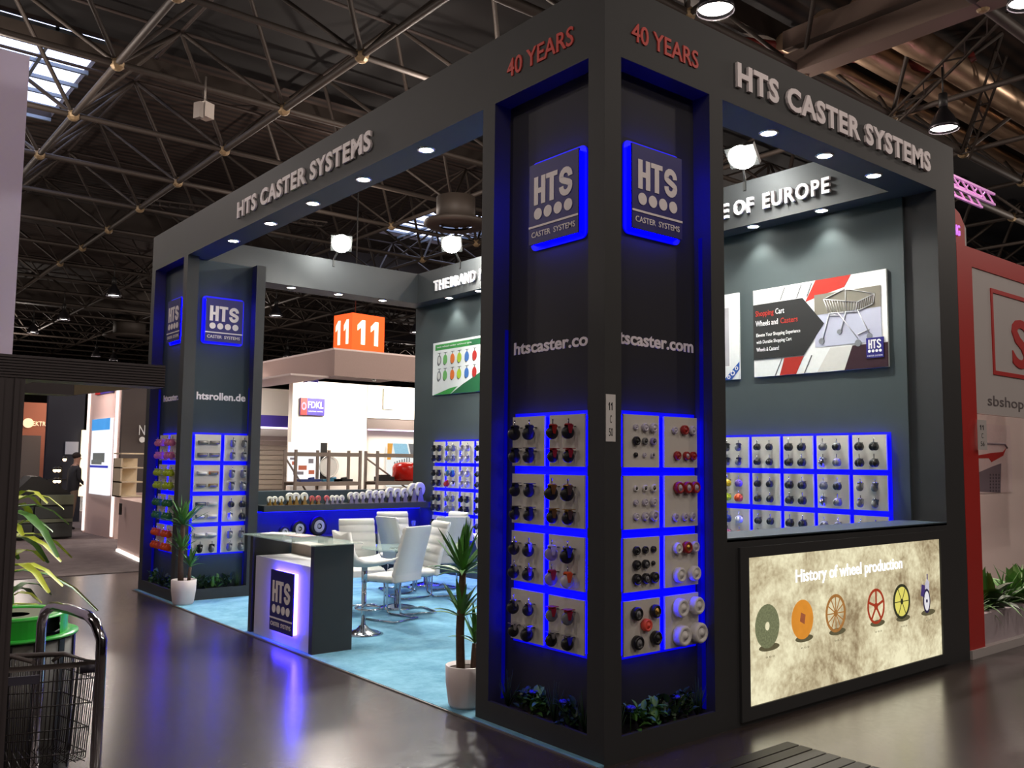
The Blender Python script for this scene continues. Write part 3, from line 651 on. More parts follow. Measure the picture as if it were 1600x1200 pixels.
# caster prototypes (facing -y, root on board surface at origin)
PROTO = {}
def caster(kind, body, wheel, s=1.0, multi=False, ang=.3):
    key = (kind, body.name, wheel.name, round(s, 2), multi, ang)
    if key in PROTO: return PROTO[key]
    def meshes():
        out = []
        yc = -.05*s
        if kind in ('stem', 'plate', 'twin'):
            if kind == 'twin':
                m = MB()
                for dx in (-.016, .016): m.lathe([(.0, -.012*s), (.026*s, -.012*s), (.032*s, -.004*s), (.032*s, .006*s), (.0, .012*s)], (dx*s, 0, 0), 14, 'x')
                m.rot(ang, 'Z'); bmesh.ops.translate(m.bm, verts=m.bm.verts, vec=(0, yc, -.012*s)); out.append(('wheel', m, wheel))
                m = MB().sphere((0, yc, .008*s), .026*s, 10, (1.1, 1.1, .7)); out.append(('hood', m, body))
            else:
                m = MB().lathe([(0, -.016*s), (.028*s, -.016*s), (.036*s, -.009*s), (.036*s, .009*s), (.028*s, .016*s), (0, .016*s)], (0, 0, 0), 18, 'x')
                m.lathe([(0, -.014*s), (.012*s, -.014*s), (.012*s, .014*s), (0, .014*s)], (0, 0, 0), 10, 'x')
                m.rot(ang, 'Z'); bmesh.ops.translate(m.bm, verts=m.bm.verts, vec=(-.006*s, yc, -.016*s)); out.append(('wheel', m, wheel))
                m = MB()
                for dx in (-.022, .022): m.poly([(-.016*s, .028*s), (.02*s, .028*s), (.007*s, -.02*s), (-.007*s, -.02*s)], dx*s-.0015, dx*s+.0015)
                m.rot(math.pi/2, 'Z'); m.rot(ang, 'Z'); bmesh.ops.translate(m.bm, verts=m.bm.verts, vec=(0, yc, 0))
                m.cyl((0, yc, .026*s), (0, yc, .034*s), .026*s, .02*s, n=12); out.append(('fork', m, body))
            if kind == 'plate': out.append(('plate', MB().box(-.028*s, .028*s, yc-.026*s, yc+.03*s, .034*s, .038*s), body))
            else: out.append(('stem', MB().cyl((0, yc, .02*s), (0, yc, .062*s), .004*s, n=8), CHROME))
            out.append(('bracket', MB().box(-.008*s, .008*s, yc, 0, .018*s, .022*s), DARKM))
        elif kind == 'wheel':
            m = MB().lathe([(0, 0), (.03*s, 0), (.036*s, -.006*s), (.036*s, -.03*s), (.031*s, -.036*s), (.024*s, -.036*s), (.021*s, -.028*s), (.01*s, -.028*s), (.009*s, -.036*s), (0, -.036*s)], (0, 0, 0), 24, 'y')
            out.append(('tread', m, wheel)); out.append(('hub', MB().lathe([(.0205*s, -.0285*s), (.016*s, -.034*s), (.009*s, -.034*s), (.0088*s, -.039*s), (0, -.039*s)], (0, 0, 0), 16, 'y'), body))
        elif kind == 'roller':
            out.append(('roller', MB().cyl((-.04*s, yc*.7, 0), (.04*s, yc*.7, 0), .013*s, n=12), wheel)); out.append(('bracket', MB().box(-.045*s, .045*s, yc*.7-.01, 0, .012*s, .017*s).box(-.047*s, -.043*s, yc*.7-.01, 0, -.016*s, .016*s).box(.043*s, .047*s, yc*.7-.01, 0, -.016*s, .016*s), body))
        return out
    ms = meshes()
    if multi: PROTO[key] = [(n, m.done(n, mt)) for n, m, mt in ms]
    else:
        big = bmesh.new(); mats = []
        for n, m, mt in ms:
            k = len(mats); mats.append(mt); me = m.done('x', mt)
            n0 = len(big.faces); big.from_mesh(me); big.faces.ensure_lookup_table()
            for f in big.faces[n0:]: f.material_index = k
            bpy.data.meshes.remove(me)
        me = bpy.data.meshes.new('caster'); big.to_mesh(me); big.free()
        for mt in mats: me.materials.append(mt)
        PROTO[key] = me
    return PROTO[key]
def put_caster(face, u, z, d, kind, body, wheel, s, lb, grp, multi=False, name='caster', rz=0):
    l, r = place(face, u, z, d); p = caster(kind, body, wheel, s, multi, -.3 if face == 'L' else .3)
    if multi:
        o = thing(name, lb, 'wheel' if kind == 'wheel' else 'caster', l, r+rz, grp)
        for n, me in p: link(n, me, o)
    else: o = tag(link(name, p, None, l, r+rz), lb, 'wheel' if kind == 'wheel' else 'caster', grp)
    return o
ROWN = ('top', 'second', 'third', 'bottom'); SD = ('left', 'right')
Q4 = (('upper left', -.07, .065), ('upper right', .075, .065), ('lower left', -.07, -.085), ('lower right', .075, -.085))
CN = {BLACKP.name: 'black', REDP.name: 'red', ORANGEP.name: 'orange', GREYP.name: 'grey', CHROME.name: 'chrome', BRASS.name: 'brass', CLEARP.name: 'clear', WHITE.name: 'white', LILACP.name: 'lilac',
      LIMEP.name: 'lime', GREENP.name: 'green', PINKP.name: 'pink', YELLOWP.name: 'yellow', PURPLEP.name: 'purple', BLUEP.name: 'blue', CYANP.name: 'teal', BROWNP.name: 'brown', CORALP.name: 'coral', DARKM.name: 'dark', STEEL.name: 'steel'}
def zrow(r): return 1.9955-BW/2-r*PZ
# corner pillar, left face: local left = larger y
LF = {(0, 0): [('stem', BLACKP, BLACKP, 1.15)]*2+[('plate', BLACKP, BLACKP, 1.1)]*2, (0, 1): [('stem', REDP, BLACKP, 1.1)]*2+[('plate', REDP, BLACKP, 1.)]*2,
      (1, 0): [('plate', BLACKP, BLACKP, 1.)]*4, (1, 1): [('stem', BRASS, BLACKP, 1.2)]*2+[('plate', BRASS, BLACKP, 1.05)]*2,
      (2, 0): [('stem', CHROME, BLACKP, 1.05)]*4, (2, 1): [('stem', CLEARP, LILACP, 1.15), ('stem', CHROME, BLACKP, 1.2), ('stem', REDP, LILACP, 1.15), ('stem', ORANGEP, CLEARP, 1.15)],
      (3, 0): [('stem', CHROME, BLACKP, 1.1), ('stem', CHROME, BLACKP, 1.), ('plate', CHROME, BLACKP, 1.), ('plate', CHROME, BLACKP, 1.15)], (3, 1): [('plate', REDP, GREYP, 1.05)]*2+[('plate', CHROME, BLACKP, 1.05)]*2}
for r in range(4):
    for c in range(2):
        u = (.793, .423)[c]; board('L', u, zrow(r), .14, 'white board, %s row %s, on the left face of the corner pillar' % (ROWN[r], SD[c]), 'boards on the corner pillar left face')
        for (nm, dx, dz), (k, b, w_, s) in zip(Q4, LF[(r, c)]):
            put_caster('L', u-dx, zrow(r)+dz, .095, k, b, w_, s, '%s caster, %s on the %s row %s board, corner pillar left face' % (CN[b.name], nm, ROWN[r], SD[c]), 'casters on the corner pillar left face', True)
# right face
def g3(cols, rows=(.085, -.0, -.085), xs=(-.06, .02, .095)): return [(xs[i % 3], rows[i//3], *q) for i, q in enumerate(cols)]
W = 'wheel'
RF = {(0, 0): g3([(W, CLEARP, CLEARP, .5), (W, CLEARP, CLEARP, .7), (W, CLEARP, CLEARP, .8), (W, BLACKP, BLACKP, .75), (W, BLACKP, GREYP, .6), (W, BLACKP, LILACP, .65), (W, BLACKP, BLACKP, .42), (W, CLEARP, CLEARP, .4), (W, BLACKP, CLEARP, .45)]),
      (0, 1): [(-.07, .075, W, CLEARP, CLEARP, .6), (.02, .08, W, REDP, REDP, .85), (.1, .08, W, CLEARP, CLEARP, .8), (-.05, -.085, W, REDP, REDP, .75), (.04, -.085, W, CLEARP, REDP, .75), (.105, -.085, W, REDP, REDP, .75)],
      (1, 0): g3([(W, BLACKP, WHITE, .5), (W, BLACKP, WHITE, .55), (W, BLACKP, WHITE, .65), (W, CLEARP, CLEARP, .5), (W, CLEARP, CLEARP, .6), (W, CLEARP, CLEARP, .7), (W, CLEARP, CLEARP, .6), (W, CLEARP, CLEARP, .7), (W, LILACP, CLEARP, .9)]),
      (1, 1): [(-.045, .085, W, CLEARP, REDP, 1.05), (.04, .085, W, CLEARP, REDP, 1.05), (.115, .085, W, CLEARP, REDP, 1.05), (-.07, -.1, W, LILACP, CLEARP, .7), (.02, -.1, W, LILACP, CLEARP, .7), (.095, -.1, W, LILACP, CLEARP, .75)],
      (2, 0): g3([(W, BLACKP, BLACKP, .72), (W, BLACKP, BLACKP, .62), (W, BLACKP, BLACKP, .55), (W, BLACKP, BLACKP, .8), (W, GREYP, BLACKP, .75), (W, BLACKP, BLACKP, .4), (W, BLACKP, BLACKP, .9), (W, GREYP, BLACKP, .85), (W, BLACKP, BLACKP, .9)]),
      (2, 1): [(-.06, .08, W, WHITE, WHITE, 1.), (.03, .08, W, BRASS, REDP, 1.05), (.105, .08, W, CLEARP, CLEARP, 1.), (-.05, -.085, W, WHITE, WHITE, 1.3), (.095, -.085, W, WHITE, WHITE, 1.3)],
      (3, 0): [(-.065, .085, W, GREYP, BLACKP, 1.1), (.1, .085, W, BRASS, BLACKP, 1.1), (.02, .01, W, CORALP, CORALP, 1.05), (-.06, -.085, W, GREYP, BLACKP, 1.15), (.105, -.075, W, BLACKP, BLACKP, 1.15)],
      (3, 1): [(-.045, .085, W, WHITE, WHITE, 1.6), (.11, .085, W, WHITE, WHITE, 1.55), (-.04, -.085, W, WHITE, WHITE, 1.8), (.12, -.085, W, WHITE, WHITE, 1.8)]}
for r in range(4):
    for c in range(2):
        u = (.418, .788)[c]; board('R', u, zrow(r), .14, 'white board, %s row %s, on the right face of the corner pillar' % (ROWN[r], SD[c]), 'boards on the corner pillar right face')
        L0 = RF[(r, c)]
        rows_ = sorted({q[1] for q in L0}, reverse=True)
        for (dx, dz, k, b, w_, s) in L0:
            rr = [q for q in L0 if abs(q[1]-dz) < .03]; rr.sort(key=lambda q: q[0]); ix = [q[0] for q in rr].index(dx)
            hz = ('left', 'middle', 'right')[ix] if len(rr) == 3 else ('left', 'right')[ix] if len(rr) == 2 else 'centre'
            vt = 'top' if dz > .04 else 'mid' if dz > -.05 else 'low'
            put_caster('R', u+dx, zrow(r)+dz, .095, k, b, w_, s, '%s wheel, %s %s of the %s row %s board, corner pillar right face' % (CN[w_.name], vt, hz, ROWN[r], SD[c]), 'wheels on the corner pillar right face', True, 'castor_wheel')
# far pillar, inner face
FI = {(0, 0): [('roller', GREYP, STEEL, 1.2)]*4, (0, 1): [('stem', GREYP, GREYP, 1.1)]*4, (1, 0): [('roller', WHITE, WHITE, 1.2), ('roller', BROWNP, STEEL, 1.1), ('roller', STEEL, GREYP, 1.1), ('roller', BRASS, STEEL, 1.1)],
      (1, 1): [('stem', GREYP, GREYP, 1.2)]*2+[('plate', GREYP, GREYP, 1.2)]*2, (2, 0): [('roller', BLUEP, GREYP, 1.2), ('roller', WHITE, WHITE, 1.2), ('roller', GREYP, WHITE, 1.1), ('roller', WHITE, WHITE, 1.2)],
      (2, 1): [('twin', BLACKP, BLACKP, 1.1), ('twin', BLACKP, BLACKP, 1.2), ('stem', CHROME, WHITE, 1.), ('twin', BLACKP, BLACKP, 1.2)], (3, 0): [('roller', WHITE, WHITE, 1.3)]*2+[('stem', BLACKP, BLACKP, 1.2), ('stem', BLACKP, GREYP, 1.2)], (3, 1): [('stem', GREYP, GREYP, 1.15)]*4}
for r in range(4):
    for c in range(2):
        u = (.37, .738)[c]; board('R', u, zrow(r), 7.24, 'white board, %s row %s, on the carpet face of the far left pillar' % (ROWN[r], SD[c]), 'boards on the far pillar carpet face')
        for (nm, dx, dz), (k, b, w_, s) in zip(Q4, FI[(r, c)]):
            put_caster('R', u+dx, zrow(r)+dz, 7.195, k, b, w_, s, '%s caster, %s on the %s row %s board of the far left pillar' % (CN[b.name], nm, ROWN[r], SD[c]), 'casters on the far pillar carpet face', False)
# far pillar, aisle face
for r in range(4):
    cm = (PINKP, LIMEP, GREENP, ORANGEP)[r]
    for c in range(2):
        u = (7.97, 7.6)[c]; board('L', u, zrow(r), .14, 'white board, %s row %s, on the aisle face of the far left pillar' % (ROWN[r], ('far', 'near')[c]), 'boards on the far pillar aisle face')
        for q in range(2):
            for k in range(3):
                put_caster('L', u+.1-k*.1, zrow(r)+(.07, -.09)[q], .095, 'stem', cm, cm, 1.05, '%s caster, %s line %s of the %s row %s board, far pillar aisle face' % (CN[cm.name], ('upper', 'lower')[q], ('left', 'middle', 'right')[k], ROWN[r], ('far', 'near')[c]), 'coloured casters on the far pillar aisle face')
# back wall boards: right group (near) and left group (far)
kindsR = [[('twin', BLACKP, BLACKP, 1.15)]*4, [('twin', GREYP, GREYP, 1.1), ('twin', GREYP, BLACKP, 1.1), ('stem', CHROME, CHROME, 1.1), ('twin', LILACP, GREYP, 1.1)], [('twin', BLACKP, BLACKP, 1.15)]*4, [('twin', BLACKP, BLACKP, 1.)]*4, [('stem', BLACKP, GREYP, 1.)]*4, [('stem', BLACKP, BLACKP, .9)]*4, [('stem', GREYP, GREYP, .9)]*4]
colsR = [.656, 1.032, 1.407, 1.782, 2.157, 2.53, 2.905]
NC = ('first', 'second', 'third', 'fourth', 'fifth', 'sixth', 'seventh')
for c, u in enumerate(colsR):
    for r in range(4):
        board('L', u, zrow(r)-.014, 4.17, 'white board, %s row, %s column from the right end of the back wall' % (ROWN[r], NC[c]), 'boards at the near end of the back wall', 1.04)
        ks = kindsR[c]
        if c == 4 and r == 1: ks = [('twin', YELLOWP, YELLOWP, 1.1), ('twin', PURPLEP, PURPLEP, 1.1), ('twin', LIMEP, LIMEP, 1.15), ('twin', ORANGEP, ORANGEP, 1.2)]
        if c == 4 and r == 2: ks = [('twin', BLUEP, BLUEP, 1.1), ('twin', WHITE, WHITE, 1.1), ('twin', PINKP, PINKP, 1.1), ('twin', BROWNP, BROWNP, 1.1)]
        if c == 0 and r == 1: ks = [('stem', CHROME, GREYP, 1.)]*4
        if c == 0 and r == 2: ks = [('stem', CHROME, CHROME, 1.1)]*4
        for (nm, dx, dz), (k, b, w_, s) in zip(Q4, ks):
            put_caster('L', u-dx, zrow(r)-.014+dz, 4.125, k, b, w_, s, '%s caster, %s on the %s row board, %s column from the right, back wall' % (CN[b.name], nm, ROWN[r], NC[c]), 'casters at the near end of the back wall')
kindsF = [[('plate', BLACKP, BLACKP, 1.1)]*4, [('stem', GREYP, GREYP, 1.1)]*4, [('stem', STEEL, CLEARP, 1.1)]*4, [('stem', BLACKP, BLACKP, 1.1)]*4, [('plate', BLACKP, BLACKP, 1.)]*4, [('stem', GREYP, GREYP, 1.)]*4]
colsF = [7.648, 7.285, 6.92, 6.55, 6.185, 5.82]
for c, u in enumerate(colsF):
    for r in range(4):
        board('L', u, zrow(r)-.0, 4.17, 'white board, %s row, %s column from the left end of the back wall' % (ROWN[r], NC[c]), 'boards at the far end of the back wall', .985)
        ks = kindsF[c]
        if c == 1 and r == 1: ks = [('stem', CYANP, GREYP, 1.1), ('stem', CYANP, BLUEP, 1.2), ('stem', REDP, REDP, 1.2), ('stem', BLACKP, WHITE, 1.)]
        if c == 2 and r == 2: ks = [('plate', BLACKP, BLACKP, 1.1)]*4
        if c == 3: ks = [('stem', (BLACKP, GREYP)[r % 2], BLACKP, 1.)]*4
        for (nm, dx, dz), (k, b, w_, s) in zip(Q4, ks):
            put_caster('L', u-dx, zrow(r)+dz, 4.125, k, b, w_, s, '%s caster, %s on the %s row board, %s column from the left, back wall' % (CN[b.name], nm, ROWN[r], NC[c]), 'casters at the far end of the back wall')
# niche LED slits
def led_slit(loc, dims, lb):
    t = MB().box(*dims).part('led_slit', LED_SOFT, None, loc, loc); tag(t, lb, 'light strip')
led_slit((.12, 1.06, 1.3), (.108, .136, 1.061, 1.065, .14, 2.6), 'thin upright blue light line at the left side of the corner pillar left niche')
led_slit((.985, .09, 1.6), (.986, .99, .07, .1, .14, 3.2), 'thin upright blue light line at the right side of the corner pillar right niche')
led_slit((.13, 8.315, 1.3), (.108, .136, 8.316, 8.32, .14, 2.6), 'thin upright blue light line in the aisle niche of the far left pillar')
led_slit((.875, 7.22, 1.3), (.876, .88, 7.205, 7.225, .14, 2.6), 'thin upright blue light line beside the boards of the far left pillar')

# ================================================================== POSTERS on the back wall (facing -x)
def poster(u0, u1, z0, z1, lb):
    l, r = place('L', (u0+u1)/2, (z0+z1)/2, 4.17); t = thing('poster', lb, 'poster', l, r); w, h = abs(u1-u0), z1-z0
    t = MB().box(-w/2, w/2, -.02, 0, -h/2, h/2).part('poster_panel', mat('poster_white', (228, 232, 232), .35), t); return t, w, h
p1, w, h = poster(1.925, .46, 2.605, 3.52, 'white, black and red poster about shopping cart wheels with a cart picture')
def U(x, z): return (x-.5)*w, (z-.5)*h   # fractions of the poster to local
def pp(t, pts, m, k=1, name='print_shape'): MB().poly([U(*p) for p in pts], -.02-.001*k, -.02).part(name, m, t)
RP = mat('red_print', (170, 44, 34), .4); GP = mat('grey_print', (206, 206, 202), .4); DG = mat('dark_line_print', (80, 84, 84), .4)
pp(p1, [(0, .62), (0, 1), (.3, 1), (.2, .62)], GP); pp(p1, [(.5, .0), (.6, .25), (.9, .25), (.9, 0)], GP)
pp(p1, [(.42, .78), (.5, 1), (.76, 1), (.71, .88), (.52, .82)], RP, 2); pp(p1, [(.21, 0), (.25, .19), (.4, .19), (.34, 0)], RP, 2)
pp(p1, [(.49, .27), (.49, .84), (.96, .84), (.96, .27)], mat('photo_backdrop', (176, 180, 200), .5, var=.12, scale=3), 3, 'photo_area')
pp(p1, [(.49, .62), (.49, .84), (.96, .84), (.96, .62)], mat('photo_backdrop_top', (120, 116, 104), .5, var=.1, scale=3), 4, 'photo_backdrop')
pp(p1, [(0, .2), (0, .83), (.4, .83), (.56, .52), (.4, .2)], BLACK, 5, 'arrow_shape')
for a in (.22, .35, .43): pp(p1, [(a, .84), (a+.006, .84), (a+.045, .98), (a+.039, .98)], DG, 3)
for a in (.17, .4): pp(p1, [(a, 0), (a+.006, 0), (a+.065, .19), (a+.059, .19)], DG, 3)
pp(p1, [(.7, 0), (.76, .25), (1, .25), (1, 0)], mat('maroon_print', (50, 26, 36), .4), 5)
tx = lambda s, x, z, hh, m, ww=None: text(s, ww, hh, m, p1, (U(x, z)[0], -.026, U(x, z)[1]), align='L', depth=.001, bold=.01, name='print_text')
WP = mat('white_print', (240, 240, 240), .4)
tx('Shopping', .02, .715, .075, RP, .22); tx('Cart', .185, .725, .058, WP, .105); tx('Wheels and', .02, .61, .058, WP, .27); tx('Casters', .225, .61, .058, RP, .2)
tx('Elevate Your Shopping Experience', .025, .47, .046, WP, .52); tx('with Durable Shopping Cart', .025, .39, .046, WP, .42); tx('Wheels & Casters!', .025, .31, .042, WP, .27)
cart = MB(); q = lambda x, z: Vector((U(x, z)[0], -.026, U(x, z)[1])); cr = .0042
for a, b in (((.56, .78), (.72, .86)), ((.72, .86), (.92, .76)), ((.92, .76), (.8, .7)), ((.8, .7), (.56, .78)), ((.6, .62), (.79, .6)), ((.79, .6), (.91, .66)), ((.56, .78), (.6, .62)), ((.8, .7), (.79, .6)), ((.92, .76), (.91, .66)), ((.72, .86), (.72, .66)),
             ((.6, .62), (.55, .35)), ((.66, .62), (.8, .32)), ((.72, .62), (.68, .42)), ((.8, .62), (.88, .36)), ((.6, .6), (.68, .58)), ((.8, .36), (.88, .4))): cart.tube([q(*a), q(*b)], cr, 5)
for k in range(1, 12): cart.tube([q(.56+.02*k, .78-.0067*k), q(.6+.0158*k, .62-.0017*k)], .0025, 4)
for k in range(1, 8): cart.tube([q(.8+.015*k, .7+.0075*k), q(.79+.015*k, .6+.0075*k)], .0025, 4)
cart.part('cart_print', mat('cart_silver_print', (205, 205, 208), .4), p1)
for x, z, r_ in ((.54, .33, .03), (.67, .41, .024), (.8, .27, .033), (.88, .33, .028)):
    xx, zz = U(x, z); MB().disc(xx, zz, r_, -.028, -.02, n=16).part('wheel_print', mat('wheel_grey_print', (120, 124, 130), .4), p1)
xx, zz = U(.915, .2); lg = MB().box(xx-.085, xx+.085, -.03, -.02, zz-.09, zz+.1).part('logo_panel', NAVY, p1)
hts(p1, .125, .085, zz+.04, -.03, WP, .002, xx)
for k in range(4): MB().disc(xx+(k-1.5)*.036, zz-.025, .014, -.031, -.03, n=12).part('logo_dot', WP, p1)
text('CASTER SYSTEMS', .15, .014, WP, p1, (xx, -.03, zz-.07), depth=.001, name='logo_text')
# poster 2 (mostly behind the corner pillar)
p2, w, h = poster(3.55, 2.11, 2.6, 3.53, 'pale poster with blue corner ribbon, mostly hidden behind the corner pillar')
pp(p2, [(.45, .15), (.45, .85), (.92, .85), (.92, .15)], WP, 1); pp(p2, [(.46, .16), (.46, .84), (.91, .84), (.91, .16)], mat('photo_grey', (176, 174, 180), .4, var=.1, scale=4), 2)
pp(p2, [(.86, 0), (.93, 0), (1, .11), (1, .2)], mat('blue_print', (36, 84, 170), .4), 2)
for a, b, r_ in ((.905, .03, .02), (.94, .075, .027), (.975, .125, .02)):
    xx, zz = U(a, b); MB().disc(xx, zz, r_, -.024, -.02, n=16, hole=.6).part('ring_print', WP, p2)
# poster 3 green
p3, w, h = poster(7.9, 6.3, 2.72, 3.54, 'white and green poster with two rows of coloured casters')
GR = mat('green_print', (52, 148, 66), .4); GD = mat('dark_green_print', (24, 92, 56), .4)
pp(p3, [(.04, .85), (.04, .96), (1, .96), (1, .85)], GR, 1); pp(p3, [(.02, .0), (.3, .11), (.42, .13), (.3, .0)], GR, 2); pp(p3, [(.31, .0), (.5, .16), (1, .5), (1, .0)], GD, 1); pp(p3, [(.6, .85), (.6, .96), (1, .96), (1, .85)], GD, 2)
text('twin wheel caster without tyre', .9, .035, WP, p3, (U(.35, .905)[0], -.023, U(.35, .905)[1]), depth=.001, name='print_text')
for k, (m, x) in enumerate(((GREYP, .11), (mat('green_caster_print', (110, 180, 100), .4), .21), (mat('orange_caster_print', (232, 118, 46), .4), .33), (mat('lime_caster_print', (170, 200, 50), .4), .44), (mat('blue_caster_print', (60, 110, 180), .4), .56), (REDP, .68), (YELLOWP, .8))):
    for z in (.66, .36):
        xx, zz = U(x, z); MB().disc(xx, zz, .055, -.023, -.02, rz=.075, n=18).part('caster_print', m, p3)
        MB().disc(xx-.018, zz-.028, .04, -.0215, -.02, rz=.06, n=16).part('caster_shadow_print', DG, p3)
        MB().box(xx-.006, xx+.01, -.022, -.02, zz+.06, zz+.11).box(xx-.04, xx+.05, -.022, -.02, zz+.105, zz+.112).part('stem_print', DG, p3)
        if k == 0: MB().disc(xx, zz, .038, -.024, -.02, rz=.055, n=16).part('caster_print', GP, p3)

# ================================================================== CASTERS ON THE SHELF
sx = [1.548, 1.622, 1.716, 1.84, 1.935, 2.062, 2.18, 2.279, 2.409, 2.50, 2.572, 2.655, 2.80, 2.885, 2.992, 3.11, 3.219, 3.318, 3.462, 3.586, 3.723, 3.873, 3.99]
sr = [.045, .045, .045, .062, .062, .062, .045, .045, .045, .045, .045, .045, .06, .06, .06, .072, .068, .068, .085, .08, .08, .105, .11]
TW = mat('white_tyre', (225, 220, 205), .4)
def shelf_caster(x, r, tyre, forkm, lb):
    t = thing('plate_caster', lb, 'caster', (x, 7.98, 1.07), .12, 'casters in a row on the wall shelf'); zc = r*1.75
    MB().lathe([(0, -.2*r), (.6*r, -.2*r), (.85*r, -.28*r), (r, -.16*r), (r, .16*r), (.85*r, .28*r), (.6*r, .2*r), (0, .2*r)], (0, 0, zc), 24, 'y').part('wheel', tyre, t)
    MB().lathe([(0, -.33*r), (.25*r, -.33*r), (.25*r, .33*r), (0, .33*r)], (0, 0, zc), 12, 'y').part('hub', DARKM, t)
    MB().poly([(-.55*r, .12*r), (.55*r, .12*r), (.14*r, zc+.1*r), (-.14*r, zc+.1*r)], -.38*r, -.33*r).poly([(-.55*r, .12*r), (.55*r, .12*r), (.14*r, zc+.1*r), (-.14*r, zc+.1*r)], .33*r, .38*r).part('fork', forkm, t)
    MB().box(-.8*r, .8*r, -.6*r, .6*r, 0, .12*r).part('mounting_plate', forkm, t)
ORD = ['first', 'second', 'third', 'fourth', 'fifth', 'sixth', 'seventh', 'eighth', 'ninth', 'tenth', 'eleventh', 'twelfth', 'thirteenth', 'fourteenth', 'fifteenth', 'sixteenth', 'seventeenth', 'eighteenth', 'nineteenth', 'twentieth', 'twenty-first', 'twenty-second', 'twenty-third']
for i, (x, r) in enumerate(zip(sx, sr)):
    ty = mat('pink_red_tyre', (190, 90, 84), .4) if i in (6, 7, 8) else TW; fk = BRASS if i < 8 else STEEL
    shelf_caster(x, r, ty, fk, '%s wheeled plate caster on the wall shelf, %s from the left' % ('pink red' if i in (6, 7, 8) else 'small white' if r < .05 else 'mid size white' if r < .075 else 'large white', ORD[i]))
def spool(x, r, lb):
    t = thing('rimmed_wheel', lb, 'wheel', (x, 8.0, .625+r), .15, 'big wheels on the lower wall shelf')
    MB().lathe([(0, 0), (r*.6, 0), (r*.62, -.03), (r, -.03), (r, .03), (r*.6, .03), (0, .03)], n=28, axis='y').part('tyre', BLACKP, t)
    MB().lathe([(r*.3, -.036), (r*.38, -.04), (r*.62, -.04), (r*.66, -.032)], n=28, axis='y').part('rim', WHITE, t)
    MB().lathe([(0, -.02), (r*.12, -.045), (r*.2, -.02)], n=16, axis='y').part('hub', WHITE, t)
spool(1.6, .05, 'smallest black and white wheel on the lower shelf, leftmost'); spool(1.78, .075, 'second smallest black and white wheel on the lower shelf'); spool(2.0, .11, 'large dark wheel with glowing white rim, left one'); spool(2.3, .135, 'largest dark wheel with glowing white rim on the lower shelf')
for k, x in enumerate((2.95, 3.6, 3.75, 3.9)):
    t = thing('drinking_glass', ('single clear glass on the lower shelf between the white chairs', 'leftmost clear glass of three at the right end of the lower shelf', 'middle clear glass of three at the right end of the lower shelf', 'rightmost clear glass of three at the right end of the lower shelf')[k], 'glass', (x, 7.98, .625), 0, 'glasses on the lower shelf')
    MB().lathe([(.03, 0), (.03, .004), (.004, .01), (.004, .06), (.03, .09), (.035, .13), (.03, .16)], n=16).part('glass_body', GLASSG, t)

# ================================================================== RECEPTION COUNTER
rc = thing('reception_counter', 'low reception counter with dark sides, white front and glowing blue sign', 'counter', (.2, 4.2, 0)); Oc = (.2, 4.2, 0)
MB().box(-.01, .38, 3.55, 3.615, 0, .95).part('dark_side_panel', PAINT, rc, Oc)
MB().box(-.01, .38, 4.86, 4.925, 0, .95).part('dark_side_panel', PAINT, rc, Oc)
MB().box(.0, .365, 3.615, 4.8, 0.012, .757).part('white_body', WHITE, rc, Oc)
MB().box(.40, .58, 4.3, 4.86, 0.012, .86).part('inner_desk', mat('beige_desk', (205, 186, 168), .5), rc, Oc)
MB().box(-.08, .42, 3.46, 4.96, .952, .962).part('glass_top', GLASSG, rc, Oc)
backlit_sign('L', 4.09, .40, 0, 'blue backlit caster systems sign glowing on the white reception counter front', led=LED_WHITEBLUE, h=.55)
bro = MB().box(-.1, .1, -.14, .14, 0, .012).part('brochure', WHITE, None, None, (.17, 4.7, .962), .5); tag(bro, 'white brochure lying on the glass counter top', 'brochure')
bro = MB().box(-.09, .09, -.12, .12, 0, .006).part('brochure', mat('pink_paper', (215, 180, 178), .6), None, None, (.28, 4.42, .962), .2); tag(bro, 'pinkish leaflet lying on the glass counter top', 'brochure')

